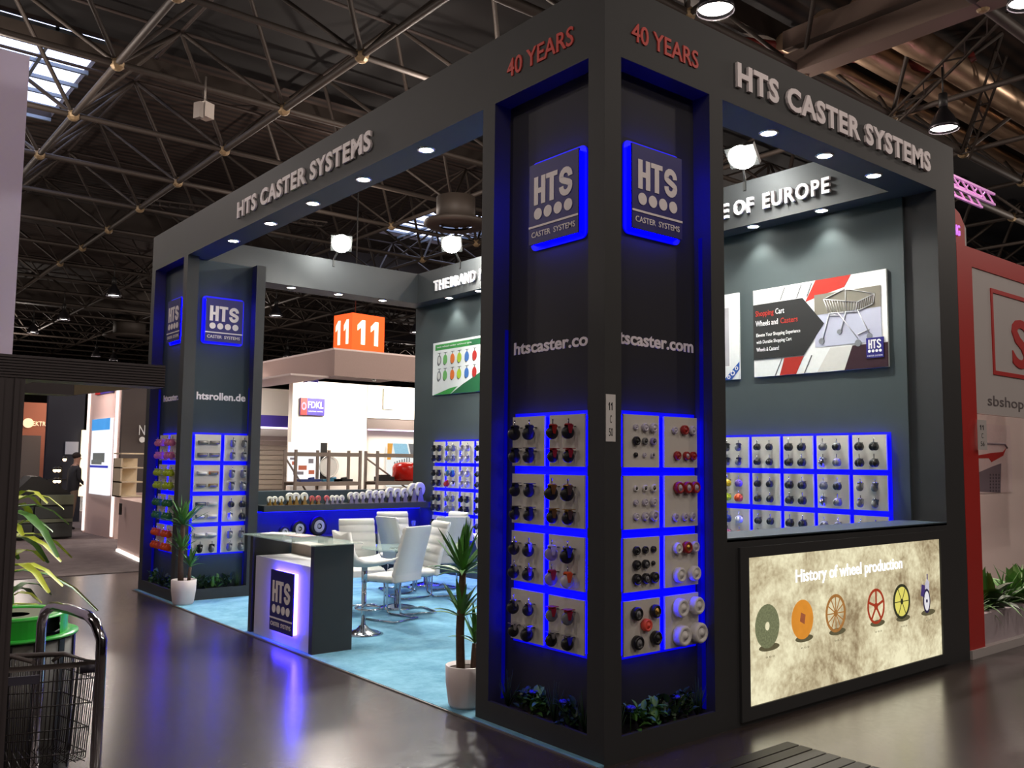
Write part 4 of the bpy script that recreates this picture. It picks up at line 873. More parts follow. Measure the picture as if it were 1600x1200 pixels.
# ================================================================== CHAIRS, TABLES
def chair_proto():
    t = thing('dining_chair', 'x', 'chair')           # faces +y
    w = .21
    prof = [(-.2, .42), (-.205, .5), (-.235, .62), (-.275, .76), (-.32, .9), (-.35, 1.0)]
    m = MB(); n = 56; A = []
    for i in range(n+1):
        f = i/n*(len(prof)-1); k = min(int(f), len(prof)-2); g = f-k
        y = prof[k][0]*(1-g)+prof[k+1][0]*g; z = prof[k][1]*(1-g)+prof[k+1][1]*g
        bul = .013*abs(math.sin(i/n*math.pi*7))**.6; th = .05-.014*i/n; rd = .0 if i < n-1 else .012
        A.append([m.bm.verts.new(p) for p in ((-w+rd, y+.0+bul, z), (0, y+bul, z), (w-rd, y+bul, z), (w, y-th/2, z), (w-rd, y-th, z), (0, y-th, z), (-w+rd, y-th, z), (-w, y-th/2, z))])
    for i in range(n):
        for k in range(8):
            f = m._f([A[i][k], A[i][(k+1) % 8], A[i+1][(k+1) % 8], A[i+1][k]]); f.smooth = True
    m._f(A[0]); m._f(A[-1]); m.part('backrest', LEATHER, t)
    m = MB(); A = []
    for i in range(13):
        y = -.22+i/12*.44; z = .475+.008*abs(math.sin(i/12*math.pi*4))-(.02*max(0, (i-9)/3)**2)
        A.append([m.bm.verts.new(p) for p in ((-w, y, z-.03), (-w+.02, y, z), (0, y, z+.005), (w-.02, y, z), (w, y, z-.03), (w-.02, y, z-.065), (-w+.02, y, z-.065))])
    for i in range(12):
        for k in range(7):
            f = m._f([A[i][k], A[i][(k+1) % 7], A[i+1][(k+1) % 7], A[i+1][k]]); f.smooth = True
    m._f(A[0]); m._f(A[-1]); m.part('seat', LEATHER, t)
    for s in (-1, 1):
        MB().tube([(s*.18, .16, .41), (s*.185, .2, .38), (s*.19, .21, .3), (s*.195, .21, .08), (s*.195, .2, .03), (s*.195, .16, .015)], .011, 8).part('leg', CHROME, t)
        MB().tube([(s*.17, -.16, .41), (s*.17, .16, .41)], .01, 6).part('seat_rail', CHROME, t)
    MB().tube([(-.195, .16, .014), (-.195, -.21, .014), (-.185, -.23, .014), (.185, -.23, .014), (.195, -.21, .014), (.195, .16, .014)], .011, 6).part('floor_runner', CHROME, t)
    return t
ch = chair_proto(); chu = False
def chair(px, py, depth, fdir, lb, zref=1.0):
    global chu
    r = RT*((px-800)/F_PX)-UP*((py-600)/F_PX)+FW; p = CAM+r*((zref-CAM.z)/r.z)
    d = (FW*fdir[1]+RT*fdir[0]); d.z = 0; d.normalize()
    o = ch if not chu else copy_tree(ch); chu = True
    c = Vector((p.x, p.y, 0))+d*.36; o.location = (c.x, c.y, .012); o.rotation_euler = (0, 0, math.atan2(d.y, d.x)-math.pi/2)
    tag(o, lb, 'chair', 'white dining chairs around the glass tables'); return c
chair(557, 812, 0, (.45, -1), 'white chair facing the camera, left of the glass table, behind the bar stool')
chair(604, 809, 0, (.8, .75), 'white chair seen from its left side behind the near glass table')
chair(613, 801, 0, (.4, -1), 'farthest white chair facing the camera, in front of the blue wall shelf')
chair(653, 824, 0, (-.85, .55), 'white chair with its plain back to the camera, right of the glass table')
chair(690, 816, 0, (-.9, -.5), 'white ribbed chair turned left, between the plain backed chair and the yucca')
chair(708, 809, 0, (-.3, 1), 'white chair seen from behind, in front of the caster boards')
chair(717, 801, 0, (-.8, -.6), 'white chair whose top shows behind the two chairs at the boards')
chair(745, 838, 0, (1, .1), 'white chair half hidden by the corner pillar, behind the yucca')
def glass_table(x, y, z, lb, R_=.42):
    t = thing('glass_table', lb, 'table', (x, y, .012), 0, 'round glass tables')
    MB().cyl((0, 0, z-.012), (0, 0, z), R_, n=40).part('glass_top', GLASSG, t)
    MB().cyl((0, 0, .03), (0, 0, z-.02), .033, n=16).part('pole', CHROME, t)
    MB().lathe([(0, .045), (.05, .04), (.12, .025), (.2, .012), (.23, .0), (0, 0)], n=32).part('dish_base', CHROME, t)
    MB().cyl((0, 0, z-.024), (0, 0, z-.012), .1, n=20).part('top_plate', CHROME, t)
glass_table(1.93, 5.28, .69, 'round glass table with chrome pole among the nearer white chairs')
glass_table(3.25, 6.65, .7, 'farther round glass table by the lower shelf, among white chairs')
st = thing('bar_stool', 'white bar stool with shell seat and chrome dish base beside the reception counter', 'stool', (.83, 4.13, .012), 0)
dd = (RT*.8+FW*.6); dd.z = 0; dd.normalize(); st.rotation_euler = (0, 0, math.atan2(dd.y, dd.x)-math.pi/2)
m = MB(); A = []
for i, (y, z) in enumerate(((-.27, 1.0), (-.25, .9), (-.23, .8), (-.2, .73), (-.12, .695), (0, .685), (.12, .69), (.2, .7), (.235, .715))):
    ww = .2 if i > 1 else .17; A.append([m.bm.verts.new(p) for p in ((-ww, y+.03, z+.03*(i > 2)), (-ww*.5, y, z), (0, y, z-.004), (ww*.5, y, z), (ww, y+.03, z+.03*(i > 2)), (ww, y-.01, z+.0), (ww*.5, y-.035, z-.035), (-ww*.5, y-.035, z-.035), (-ww, y-.01, z))])
for i in range(8):
    for k in range(9): m._f([A[i][k], A[i][(k+1) % 9], A[i+1][(k+1) % 9], A[i+1][k]]).smooth = True
m._f(A[0]); m._f(A[-1]); m.part('shell_seat', LEATHER, st)
MB().cyl((0, 0, .05), (0, 0, .5), .024, n=16).cyl((0, 0, .5), (0, 0, .66), .03, n=16).part('pole', CHROME, st)
MB().lathe([(0, .085), (.035, .08), (.07, .045), (.15, .02), (.2, .0), (0, 0)], n=32).part('dish_base', CHROME, st)
MB().tube([(.14*math.cos(a), .12*math.sin(a)+.05, .24) for a in [k*math.tau/20 for k in range(20)]], .01, 6, True).part('footrest_ring', CHROME, st)

# ================================================================== PLANTS
def leaf_mesh(L, w, droop, m, n=6, name='leaf', fold=.25):
    mb = MB(); rows = []
    for i in range(n+1):
        f = i/n; x = L*f*(1-.25*droop*f); z = L*(.0+f*(1-droop)*.35-droop*f*f*.5); ww = w*math.sin(math.pi*min(.98, .12+f*.88))**.8*(1 if i < n else .05)
        rows.append([mb.bm.verts.new(p) for p in ((x, -ww/2, z+ww*fold), (x, 0, z), (x, ww/2, z+ww*fold))])
    for i in range(n):
        for k in range(2): mb._f([rows[i][k], rows[i][k+1], rows[i+1][k+1], rows[i+1][k]]).smooth = True
    return mb.done(name, m, False)
LV = [leaf_mesh(.28, .034, d, LEAF) for d in (.0, .25, .6)]
def rosette(t, c, n, rr, tilt0=-.1, tilt1=1.35, sc=1.0, lv=LV):
    for k in range(n):
        az = k*2.399+rr.uniform(-.2, .2); el = tilt0+(tilt1-tilt0)*((k+.5)/n)**.8
        o = link('leaf', lv[rr.randrange(3)], t, c); o.rotation_euler = (0, -el, az); s = sc*rr.uniform(.75, 1.15); o.scale = (s, s, s)
def yucca(x, y, lb, z0=.012):
    t = thing('potted_yucca', lb, 'plant', (x, y, z0)); rr = random.Random(int(x*100)+3)
    MB().lathe([(0, 0), (.105, 0), (.118, .02), (.138, .16), (.142, .28), (.134, .283), (.13, .25), (0, .25)], n=32).part('pot', POTW, t)
    MB().lathe([(0, .255), (.129, .255)], n=24).part('soil', SOIL, t)
    MB().tube([(-.03, .02, .25), (-.04, .02, .5), (-.035, .01, .8), (-.03, .01, .92)], [.033, .031, .028, .024], 10).part('trunk', BARK, t)
    MB().tube([(.05, -.02, .25), (.055, -.02, .36), (.06, -.02, .42)], [.022, .02, .018], 8).part('trunk', BARK, t)
    rosette(t, (-.03, .01, .9), 44, rr, -.1, 1.45, 1.2); rosette(t, (-.038, .01, .6), 24, rr, .2, 1.3, 1.0); rosette(t, (.06, -.02, .42), 18, rr, .2, 1.4, .85)
    return t
def at_floor(px, py, z=0):
    r = RT*((px-800)/F_PX)-UP*((py-600)/F_PX)+FW; return CAM+r*((z-CAM.z)/r.z)
p = at_floor(727, 1103, .012); yucca(p.x, p.y, 'potted yucca in white pot right beside the corner pillar')
yucca(.05, 6.93, 'potted yucca in white pot in front of the far left pillar')
# planter plants in the niches
GT = leaf_mesh(.3, .008, .15, mat('grass_blade', (70, 92, 60), .5, var=.3), 5, 'blade'); 
def grass(loc, lb, n=26, s=1.0, grp='grass tufts in the niche planters'):
    t = thing('grass_tuft', lb, 'plant', loc, 0, grp); rr = random.Random(int(loc[0]*1000+loc[1]*777))
    mb = MB()
    for k in range(n):
        az = rr.uniform(0, math.tau); el = rr.uniform(.75, 1.5); L = s*rr.uniform(.15, .28); d = Vector((math.cos(az)*math.cos(el)*.5, math.sin(az)*math.cos(el)*.5, math.sin(el)))
        mb.tube([(0, 0, 0), d*L*.5, d*L+Vector((0, 0, -.02*math.cos(el)))], [.004, .003, .001], 3)
    mb.part('blades', LEAF_D, t)
LS = [leaf_mesh(.085, .045, d, m, 3) for d, m in ((.2, LEAF_D), (.6, LEAF), (.4, LEAF_D))]
def bush(loc, lb, n=34, s=1.0, grp='leafy plants in the niche planters', spread=.07, lv=LS):
    t = thing('leafy_plant', lb, 'plant', loc, 0, grp); rr = random.Random(int(loc[0]*991+loc[1]*313)); bb = bmesh.new()
    for k in range(n):
        me = lv[rr.randrange(3)]; n0 = len(bb.verts); bb.from_mesh(me); bb.verts.ensure_lookup_table()
        M_ = Matrix.Translation((rr.uniform(-spread, spread)*1.3, rr.uniform(-spread, spread), rr.uniform(.02, .15)*s)) @ Matrix.Rotation(rr.uniform(0, math.tau), 4, 'Z') @ Matrix.Rotation(-rr.uniform(-.1, 1.2), 4, 'Y') @ Matrix.Scale(s*rr.uniform(.7, 1.1), 4)
        for v in bb.verts[n0:]: v.co = M_ @ v.co
    me = bpy.data.meshes.new('foliage'); bb.to_mesh(me); bb.free(); me.materials.append(LEAF_D if rr.random() < .6 else LEAF); link('foliage', me, t)
    return t
def flower(loc, lb):
    t = thing('blue_flower', lb, 'flower', loc, 0, 'blue flowers in the niche planters'); mb = MB()
    for k in range(6):
        a = k*math.tau/6; mb.sphere((.018*math.cos(a), .018*math.sin(a), .16), .015, 6, (1, 1, .6))
    mb.part('petals', mat('blue_petal', (50, 50, 190), .5), t); MB().cyl((0, 0, 0), (0, 0, .16), .003, n=5).part('stem', LEAF_D, t)
sets = [('L', .09, [(.25, 'g'), (.38, 'b'), (.52, 'g'), (.66, 'b'), (.8, 'b'), (.97, 'g')], 'corner pillar left niche', [.42, .7]), ('R', .09, [(.2, 'g'), (.36, 'b'), (.5, 'b'), (.64, 'b'), (.78, 'b'), (.92, 'g')], 'corner pillar right niche', [.3, .7]),
        ('L', .09, [(7.36, 'b'), (7.6, 'b'), (7.85, 'g'), (8.1, 'b')], 'far pillar aisle niche', []), ('R', 7.19, [(.22, 'b'), (.38, 'b'), (.52, 'b'), (.66, 'b'), (.8, 'g')], 'far pillar carpet niche', [])]
for f, d, lst, nm, fl in sets:
    seq = sorted(lst, reverse=(f == 'L'))
    gi = bi = 0
    for i, (u, k) in enumerate(seq):
        l, _ = place(f, u, .1, d); od = ORD[i]
        if k == 'g': grass(l, 'grass tuft, %s plant from the left in the %s planter' % (od, nm))
        else: bush(l, 'low leafy plant, %s plant from the left in the %s planter' % (od, nm), spread=.045)
    for i, u in enumerate(sorted(fl, reverse=(f == 'L'))):
        l, _ = place(f, u, .1, d-.01); flower(l, '%s blue flower in the %s planter' % (('left', 'right')[i], nm))

# ================================================================== FLOATING NUMBER CUBE
nc = thing('number_cube', 'orange glowing cube sign with white number eleven on each side, hanging in the hall', 'sign', (10.7, 21.0, 0), .0)
ORG = mat('orange_lit', (255, 84, 14), .5, emit=.95, emit_rgb=lin((255, 88, 20)), var=.02); WLT = mat('number_lit', (255, 255, 220), .5, emit=1.1, emit_rgb=(1, 1, .8), var=0)
zc, hs = 5.52, .58
pA = at_floor(550, 520, zc); k_ = 20.6/ (pA-CAM).dot(FW); cA = CAM+(pA-CAM)*k_; cA.z = 0
r_ = RT*((550-800)/F_PX)-UP*((519-600)/F_PX)+FW; cA = CAM+r_*21.5; zc = cA.z
nc.location = (cA.x, cA.y, zc); S_ = .74
nc.rotation_euler = (0, 0, .12)
MB().box(0, .98, 0, .76, -.44, .48).part('cube_body', ORG, nc)
for s, x in ((-.2, .0),): pass
for q in (0, 1):
    MB().poly([(.14+q*.4+a*.36, -.27+b*.6) for a, b in ONE], -.01, 0).part('digit', WLT, nc)
    o = MB().poly([(-.68+q*.34+a*.29, -.27+b*.6) for a, b in ONE], -.01, 0).part('digit', WLT, nc); o.rotation_euler = (0, 0, QM)
MB().cyl((.49, .56, .48), (.49, .56, 9.8-zc), .015, n=6).part('suspension_wire', DARKM, nc)

# ================================================================== STAND BEHIND (white, seen over the half wall)
def P(px, py, y): # point on plane y
    r = RT*((px-800)/F_PX)-UP*((py-600)/F_PX)+FW; return CAM+r*((y-CAM.y)/r.y)
def Px(px, py, x):
    r = RT*((px-800)/F_PX)-UP*((py-600)/F_PX)+FW; return CAM+r*((x-CAM.x)/r.x)
ws = thing('white_exhibition_stand', 'bright white stand seen over the half wall, with brownish fascia box on top', 'exhibition stand', (6.5, 14.5, 0)); Ow = (6.5, 14.5, 0)
CREAM = mat('cream_white_wall', (240, 232, 222), .6, var=.02)
MB().box(4.87, 9.5, 12.5, 12.65, 3.4, 3.93).box(4.87, 5.0, 12.65, 18.5, 3.4, 3.93).part('fascia_box', mat('mauve_fascia', (176, 152, 144), .6), ws, Ow)
MB().box(4.9, 9.5, 12.6, 18.5, 3.93, 3.98).part('stand_ceiling', PINKW, ws, Ow)
MB().box(4.4, 10, 16.6, 16.8, 0, 3.4).part('back_wall', CREAM, ws, Ow)
MB().box(5.17, 7.1, 15.0, 15.2, 0, 3.5).part('front_wall', CREAM, ws, Ow)
MB().box(7.1, 9.5, 15.2, 15.4, 0, 3.5).part('front_wall', CREAM, ws, Ow)
MB().box(7.09, 9.5, 15.0, 15.3, 2.45, 2.7).part('grey_header', mat('taupe_header', (120, 106, 100), .5), ws, Ow)
MB().box(7.15, 9.5, 15.02, 15.06, 2.42, 2.45).part('violet_light_strip', mat('violet_glow', (230, 210, 255), .5, emit=1.6, emit_rgb=(.85, .7, 1), var=0), ws, Ow)
MB().box(7.09, 9.5, 14.98, 15.2, 2.71, 3.5).part('upper_wall', CREAM, ws, Ow)
MB().box(4.3, 5.9, 15.9, 16.0, 2.45, 2.72).part('violet_header', mat('violet_paint', (62, 46, 140), .5), ws, Ow)
MB().box(4.3, 5.9, 15.88, 15.9, 2.41, 2.45).part('violet_light_strip', MATS['violet_glow'], ws, Ow)
for k in range(11): MB().box(4.3, 5.9, 16.3, 16.34, 1.0+k*.115, 1.1+k*.115).part('slatwall_plank', mat('slatwall_grey', (190, 176, 160), .6), ws, Ow)
fs = thing('logo_sign', 'small red and violet logo sign on the white wall of the stand behind', 'sign', (5.64, 14.98, 2.91))
MB().box(-.3, .3, -.04, 0, -.2, .19).part('sign_panel', MATS['violet_paint'], fs); MB().box(-.3, -.14, -.045, -.04, -.2, .19).part('red_field', RED_W, fs)
text('FDKL', .38, .15, WP, fs, (.075, -.04, .04), bold=.01, depth=.004, name='lettering'); text('INDUSTRIAL CASTERS', .36, .025, WP, fs, (.075, -.04, -.11), depth=.002, name='lettering')
MB().disc(-.22, 0, .06, -.05, -.045, rz=.09, hole=.6, n=16).part('ring_emblem', PINKP, fs)
gt = MB().box(-.15, .15, -.03, 0, -.25, .25).part('wall_tag', mat('grey_tag', (170, 168, 150), .5), None, None, (7.66, 14.97, 3.18)); tag(gt, 'grey rounded tag hanging high on the white stand wall', 'tag')
# lit posters
lp = thing('lit_screen', 'lit white picture panel with orange machines on the white stand wall', 'screen', (5.5, 14.9, 1.62))
MB().box(-.45, .33, -.03, 0, -.5, .47).part('picture_panel', backlit('picture_white', (248, 246, 246), 1.1, .03), lp); MB().box(.33, .5, -.03, 0, -.5, .47).part('dark_edge', DARKM, lp)
for x, z, w_, h_, m_ in ((-.3, 0, .12, .08, 'o'), (-.1, -.1, .2, .1, 'o'), (.1, .05, .12, .1, 'd'), (-.2, -.22, .25, .07, 'd'), (.12, -.2, .14, .09, 'o'), (-.36, .1, .1, .05, 'd')):
    MB().box(x-w_/2, x+w_/2, -.035, -.03, z-h_/2, z+h_/2).part('picture_detail', backlit('picture_orange', (200, 96, 60), .8) if m_ == 'o' else backlit('picture_dark', (130, 120, 125), .8), lp)
lp2 = thing('lit_screen', 'lit colourful picture panel behind the red container on the racks', 'screen', (8.5, 15.15, 1.62))
MB().box(-.75, .9, -.03, 0, -.55, .5).part('picture_panel', backlit('picture_pale', (236, 240, 238), 1.0, .05), lp2)
MB().poly([(-.75, .1), (-.75, .5), (-.6, .5), (-.65, .1)], -.036, -.03).part('picture_detail', backlit('picture_amber', (240, 160, 40), .9), lp2)
MB().poly([(-.5, .15), (-.6, .5), (-.2, .5), (-.1, .15)], -.036, -.03).part('picture_detail', backlit('picture_sky', (150, 205, 230), .9), lp2)
MB().poly([(-.05, .15), (-.15, .5), (.1, .5), (.03, .15)], -.036, -.03).part('picture_detail', backlit('picture_grey', (110, 110, 112), .9), lp2)
MB().poly([(0, -.2), (.1, .3), (.3, .1), (.3, -.2)], -.036, -.03).part('picture_detail', MATS['picture_amber'], lp2)
for k in range(7): MB().box(-.55+k*.07, -.52+k*.07, -.036, -.03, -.2, .05+.02*k).part('picture_detail', MATS['picture_grey'], lp2)
# shelving racks
def rack(x0, x1, y, n, lb, tops=1.9):
    t = thing('shelving_rack', lb, 'rack', ((x0+x1)/2, y, 0), 0, 'steel racks on the white stand'); oo = ((x0+x1)/2, y, 0); RK = mat('rack_steel', (150, 138, 128), .5, .3)
    for k in range(n):
        x = x0+(x1-x0)*k/(n-1)
        for yy in (y, y+.5): MB().box(x-.025, x+.025, yy-.025, yy+.025, 0, tops).part('upright', RK, t, oo)
    for z in (1.82, 1.22, .6):
        for yy in (y, y+.5): MB().box(x0, x1, yy-.02, yy+.02, z-.05, z+.03).part('beam', RK, t, oo)
    for z in (1.25, .63): MB().box(x0, x1, y, y+.5, z-.02, z).part('shelf_plate', RK, t, oo)
    for k in range(n-1):
        xa, xb = x0+(x1-x0)*k/(n-1), x0+(x1-x0)*(k+1)/(n-1)
        if k != 1: MB().bar((xa, y+.5, 1.75) if k == 0 else (xb, y+.5, 1.75), (xb, y+.5, .7) if k == 0 else (xa, y+.5, .7), .03).part('brace', RK, t, oo)
rack(4.33, 5.8, 13.0, 3, 'left grey steel rack with flat blue and black tools, in front of the lit picture')
rack(6.22, 7.9, 13.0, 2, 'right grey steel rack carrying a red container')
for k, (x, m_, lb) in enumerate(((4.75, BLUEP, 'flat blue tool lying on the left steel rack'), (5.25, CYANP, 'flat teal tool lying on the left steel rack'), (5.5, BLACKP, 'flat black tool lying at the right of the left steel rack'))):
    o = MB().box(-.22, .22, -.1, .1, 0, .05).cyl((.0, 0, .05), (.12, 0, .07), .03).part('flat_tool', m_, None, None, (x, 13.25, 1.25)); tag(o, lb, 'tool')
o = MB().lathe([(0, 0), (.25, .0), (.3, .05), (.3, .3), (.26, .38), (.1, .42), (0, .42)], n=28).part('red_container', mat('glossy_red', (190, 30, 20), .2), None, None, (7.1, 13.25, 1.25)); tag(o, 'glossy red rounded container on the right steel rack', 'container')
o = MB().box(-.2, .2, -.1, .1, 0, .1).box(-.15, .1, -.08, .08, .1, .14).part('black_tray', BLACKP, None, None, (6.55, 13.25, 1.25)); tag(o, 'flat black tray left of the red container on the rack', 'tray')
o = thing('wire_guard', 'round pale wire guard hanging on the white wall behind the left rack', 'guard', (6.05, 14.9, 1.55))
MB().tube([(.24*math.cos(a), -.05, .24*math.sin(a)) for a in [k*math.tau/24 for k in range(24)]], .012, 5, True).disc(0, 0, .22, -.04, -.03).part('ring', mat('pale_metal', (200, 200, 195), .4, .4), o)
# lamps of the white stand
for k, (x, y) in enumerate(((3.9, 15.2), (6.0, 13.9), (8.2, 14.2))):
    light('AREA', 'stand_light', (x, y, 3.38), 70, (1, .95, .86), .8, (x, y+1.2, 1.8))
for k, px in enumerate((583, 598, 612, 628, 645)):
    q_ = P(px, 589-(px-583)*.22, 14.0); t = thing('track_spot', '%s of five small track spots above the bright white wall' % ORD[k], 'spotlight', q_, 0, 'track spots of the white stand')
    MB().cyl((0, 0, 0), (.1, .12, -.05), .05, n=12).part('housing', DARKM, t); MB().cyl((.1, .12, -.05), (.102, .123, -.051), .045, n=12).part('lens', LAMP_W, t)
    MB().cyl((0, 0, 0), (0, 0, .2), .01, n=6).part('stem', DARKM, t)
t = thing('ceiling_lamp', 'flat square ceiling lamp of the stand behind, over the logo sign', 'lamp', P(486, 598, 14.2)); MB().box(-.12, .12, -.12, .12, 0, .06).part('housing', MATS['violet_paint'], t); MB().box(-.1, .1, -.1, .1, -.01, 0).part('lens', LAMP_W, t)
sp_ = MB().box(4.0, 4.86, 12.66, 18.5, 3.36, 3.4).part('stand_soffit', PINKW, None, (4.6, 15.5, 3.36), (4.6, 15.5, 3.36)); tag(sp_, 'pinkish soffit of the stand behind, left of the brownish fascia', 'soffit')

# ================================================================== LEFT BACKGROUND
cg = tag(MB().box(-1.2, 14, 10.4, 27, 0, .01).part('hall_carpet', carpet_mat('grey_carpet', (112, 100, 98), (132, 120, 118))), 'grey carpet of the stands in the left background', 'carpet')
tt = thing('lit_totem', 'tall pink white totem with two lit edges and a bright screen', 'totem', (1.85, 17.2, 0)); Ot = (1.85, 17.2, 0)
# prism with front from (1.735,18.36) to (1.806,16.15)
A0, A1, A2 = Vector((1.735, 18.36, 0)), Vector((1.806, 16.15, 0)), Vector((3.0, 16.0, 0)); A3 = Vector((3.0, 18.4, 0))
def vprism(pts, z0, z1):
    m = MB(); lo = [m.bm.verts.new((p.x, p.y, z0)) for p in pts]; hi = [m.bm.verts.new((p.x, p.y, z1)) for p in pts]; n = len(pts)
    m._f(lo); m._f(hi)
    for k in range(n): m._f([lo[k], lo[(k+1) % n], hi[(k+1) % n], hi[k]])
    return m
vprism([A0, A1, A2, A3], 0, 3.25).part('totem_body', mat('pinkish_white', (226, 196, 188), .5, var=.03), tt, Ot)
TL = mat('warm_light_line', (255, 235, 225), .5, emit=1.6, emit_rgb=(1, .8, .72), var=0)
for f in (.02, .93):
    p_ = A0.lerp(A1, f); MB().box(p_.x-.03, p_.x+.01, p_.y-.05, p_.y+.05, .05, 3.2).part('light_line', TL, tt, Ot)
fa, fb = A0.lerp(A1, .22), A0.lerp(A1, .86)
MB().box(fa.x-.05, fa.x+.02, fb.y, fa.y, .9, 2.55).part('screen', backlit('screen_white', (244, 246, 252), 1.1, .02), tt, Ot)
MB().box(fa.x-.055, fa.x-.05, fb.y, fa.y, 2.3, 2.55).part('screen_header', backlit('screen_sky', (70, 160, 235), 1.0, .2, 4), tt, Ot)
MB().box(fa.x-.055, fa.x-.05, fb.y+.3, fa.y-.2, 1.6, 1.8).box(fa.x-.055, fa.x-.05, fb.y+.5, fa.y-.1, 1.55, 1.65).part('screen_picture', backlit('screen_machine', (110, 112, 110), .8), tt, Ot)
MB().box(fa.x-.055, fa.x-.05, fb.y, fa.y, 1.48, 1.53).part('screen_wave', backlit('screen_blue', (50, 60, 190), .9), tt, Ot)
MB().box(fa.x-.04, fa.x+.02, fb.y+.1, fa.y-.1, 3.1, 3.25).part('logo_violet', MATS['violet_paint'], tt, Ot); MB().box(fa.x-.045, fa.x+.02, fa.y-.5, fa.y-.1, 3.1, 3.25).part('logo_red', RED_W, tt, Ot)
wc = thing('display_counter', 'pinkish white counter with light strip at its foot and cream shelves, behind the left pillar', 'counter', (1.6, 12.6, 0)); Oc2 = (1.6, 12.6, 0)
C0, C1 = Vector((1.156, 13.57, 0)), Vector((.969, 11.6, 0))
vprism([C0, C1, C1+Vector((1.4, -.1, 0)), C0+Vector((1.4, 0, 0))], .06, .96).part('counter_body', MATS['pinkish_white'], wc, Oc2)
vprism([C0+Vector((-.02, 0, 0)), C1+Vector((-.02, 0, 0)), C1+Vector((.05, 0, 0)), C0+Vector((.05, 0, 0))], .012, .05).part('foot_light', mat('cool_white_line', (255, 255, 250), .5, emit=6, emit_rgb=(1, .98, .9), var=0), wc, Oc2)
SHM = mat('cream_shelf', (226, 208, 178), .5)
q0, q1 = P(187, 716, 14.2), P(224, 716, 14.2); xa, xb, zt = q0.x, q1.x, q0.z
MB().box(xa, xb, 14.55, 14.6, .96, zt).box(xa, xa+.03, 14.1, 14.6, .96, zt).part('shelf_back', SHM, wc, Oc2)
for k in range(4): MB().box(xa, xb, 14.1, 14.6, .96+k*.27, .985+k*.27).part('shelf_board', SHM, wc, Oc2)
MB().box(-.01, .01, -.06, .06, -.1, .1).part('handle_plate', DARKM, wc, None, Vector((1.06, 13.0, .8))-Vector(Oc2)+Vector((-.04, 0, 0)))
light('AREA', 'shelf_light', ((xa+xb)/2, 14.2, zt+.3), 8, (1, .85, .65), .3, ((xa+xb)/2, 14.4, 1))
light('AREA', 'totem_light', (.9, 16.8, 3.2), 14, (1, .85, .8), .4, (1.8, 17.2, 2.6))
dw = thing('dark_partition', 'dark grey partition left of the far pillar with slanted white sticker', 'partition', (2.2, 15.0, 0))
q0, q1 = P(193, 610, 15.3), P(240, 610, 15.3)
MB().box(q0.x, q1.x+.5, 15.3, 15.4, 1.0, 3.3).part('panel', mat('brown_grey_panel', (74, 64, 62), .6), dw, (2.2, 15.0, 0))
q0 = P(222, 672, 15.28); text('N', .12, .2, WP, dw, q0-Vector((2.2, 15., 0)), depth=.005, name='lettering'); MB().disc(0, 0, .06, -.01, 0, n=16).part('dot', WP, dw, None, P(222, 687, 15.28)-Vector((2.2, 15, 0)))
# navy wall, orange background stand
nv = thing('navy_wall', 'tall dark navy wall of a stand between the orange-brown stand and the lit totem', 'wall panel', (2.4, 22, 0))
q0, q1 = P(77, 612, 22), P(134, 612, 22); MB().box(q0.x, q1.x, 22, 22.2, 0, q0.z+.2).part('panel', mat('navy_paint', (24, 26, 44), .6), nv, (2.4, 22, 0))
q0, q1 = P(103, 690, 21.9), P(122, 710, 21.9); MB().box(q0.x, q1.x, 21.9, 21.95, q1.z, q0.z).part('paper_sheet', mat('glowing_sheet', (150, 146, 152), .6, emit=.18, emit_rgb=(.8, .8, .9)), nv, (2.4, 22, 0))  # paper made to glow faintly, its brightness put into the material
q0, q1 = P(127.5, 672, 21.9), P(132, 775, 21.9); MB().box(q0.x, q0.x+.12, 21.8, 21.9, q1.z, q0.z).part('light_column', mat('warm_column', (255, 225, 170), .5, emit=1.4, emit_rgb=(1, .85, .6), var=0), nv, (2.4, 22, 0))
ob = thing('brown_stand', 'warm brown stand far left with round pale emblem and lettering', 'exhibition stand', (2.4, 27, 0))
q0, q1 = P(30, 628, 27), P(77, 628, 27); MB().box(q0.x-1, q1.x+.1, 27, 27.2, 0, q0.z).part('back_wall', mat('brown_wall', (150, 92, 70), .6), ob, (2.4, 27, 0))
text('ELEKTRA', .62, .14, mat('cream_lit', (240, 215, 180), .5, emit=.7), ob, P(60, 662, 26.95)-Vector((2.4, 27, 0)), bold=.01, depth=.01)
MB().disc(0, 0, .15, -.01, 0, n=20).part('emblem', MATS['cream_lit'], ob, None, P(44, 661, 26.95)-Vector((2.4, 27, 0)))
q0, q1 = P(33, 680, 26), P(59, 780, 26); MB().box(q0.x, q1.x, 26, 26.1, 0, q0.z).part('grey_partition', mat('mid_grey', (96, 88, 84), .6), ob, (2.4, 27, 0))
light('AREA', 'brown_stand_light', (3, 25.6, 3.5), 30, (1, .6, .4), .6, (3, 27, 2)); 
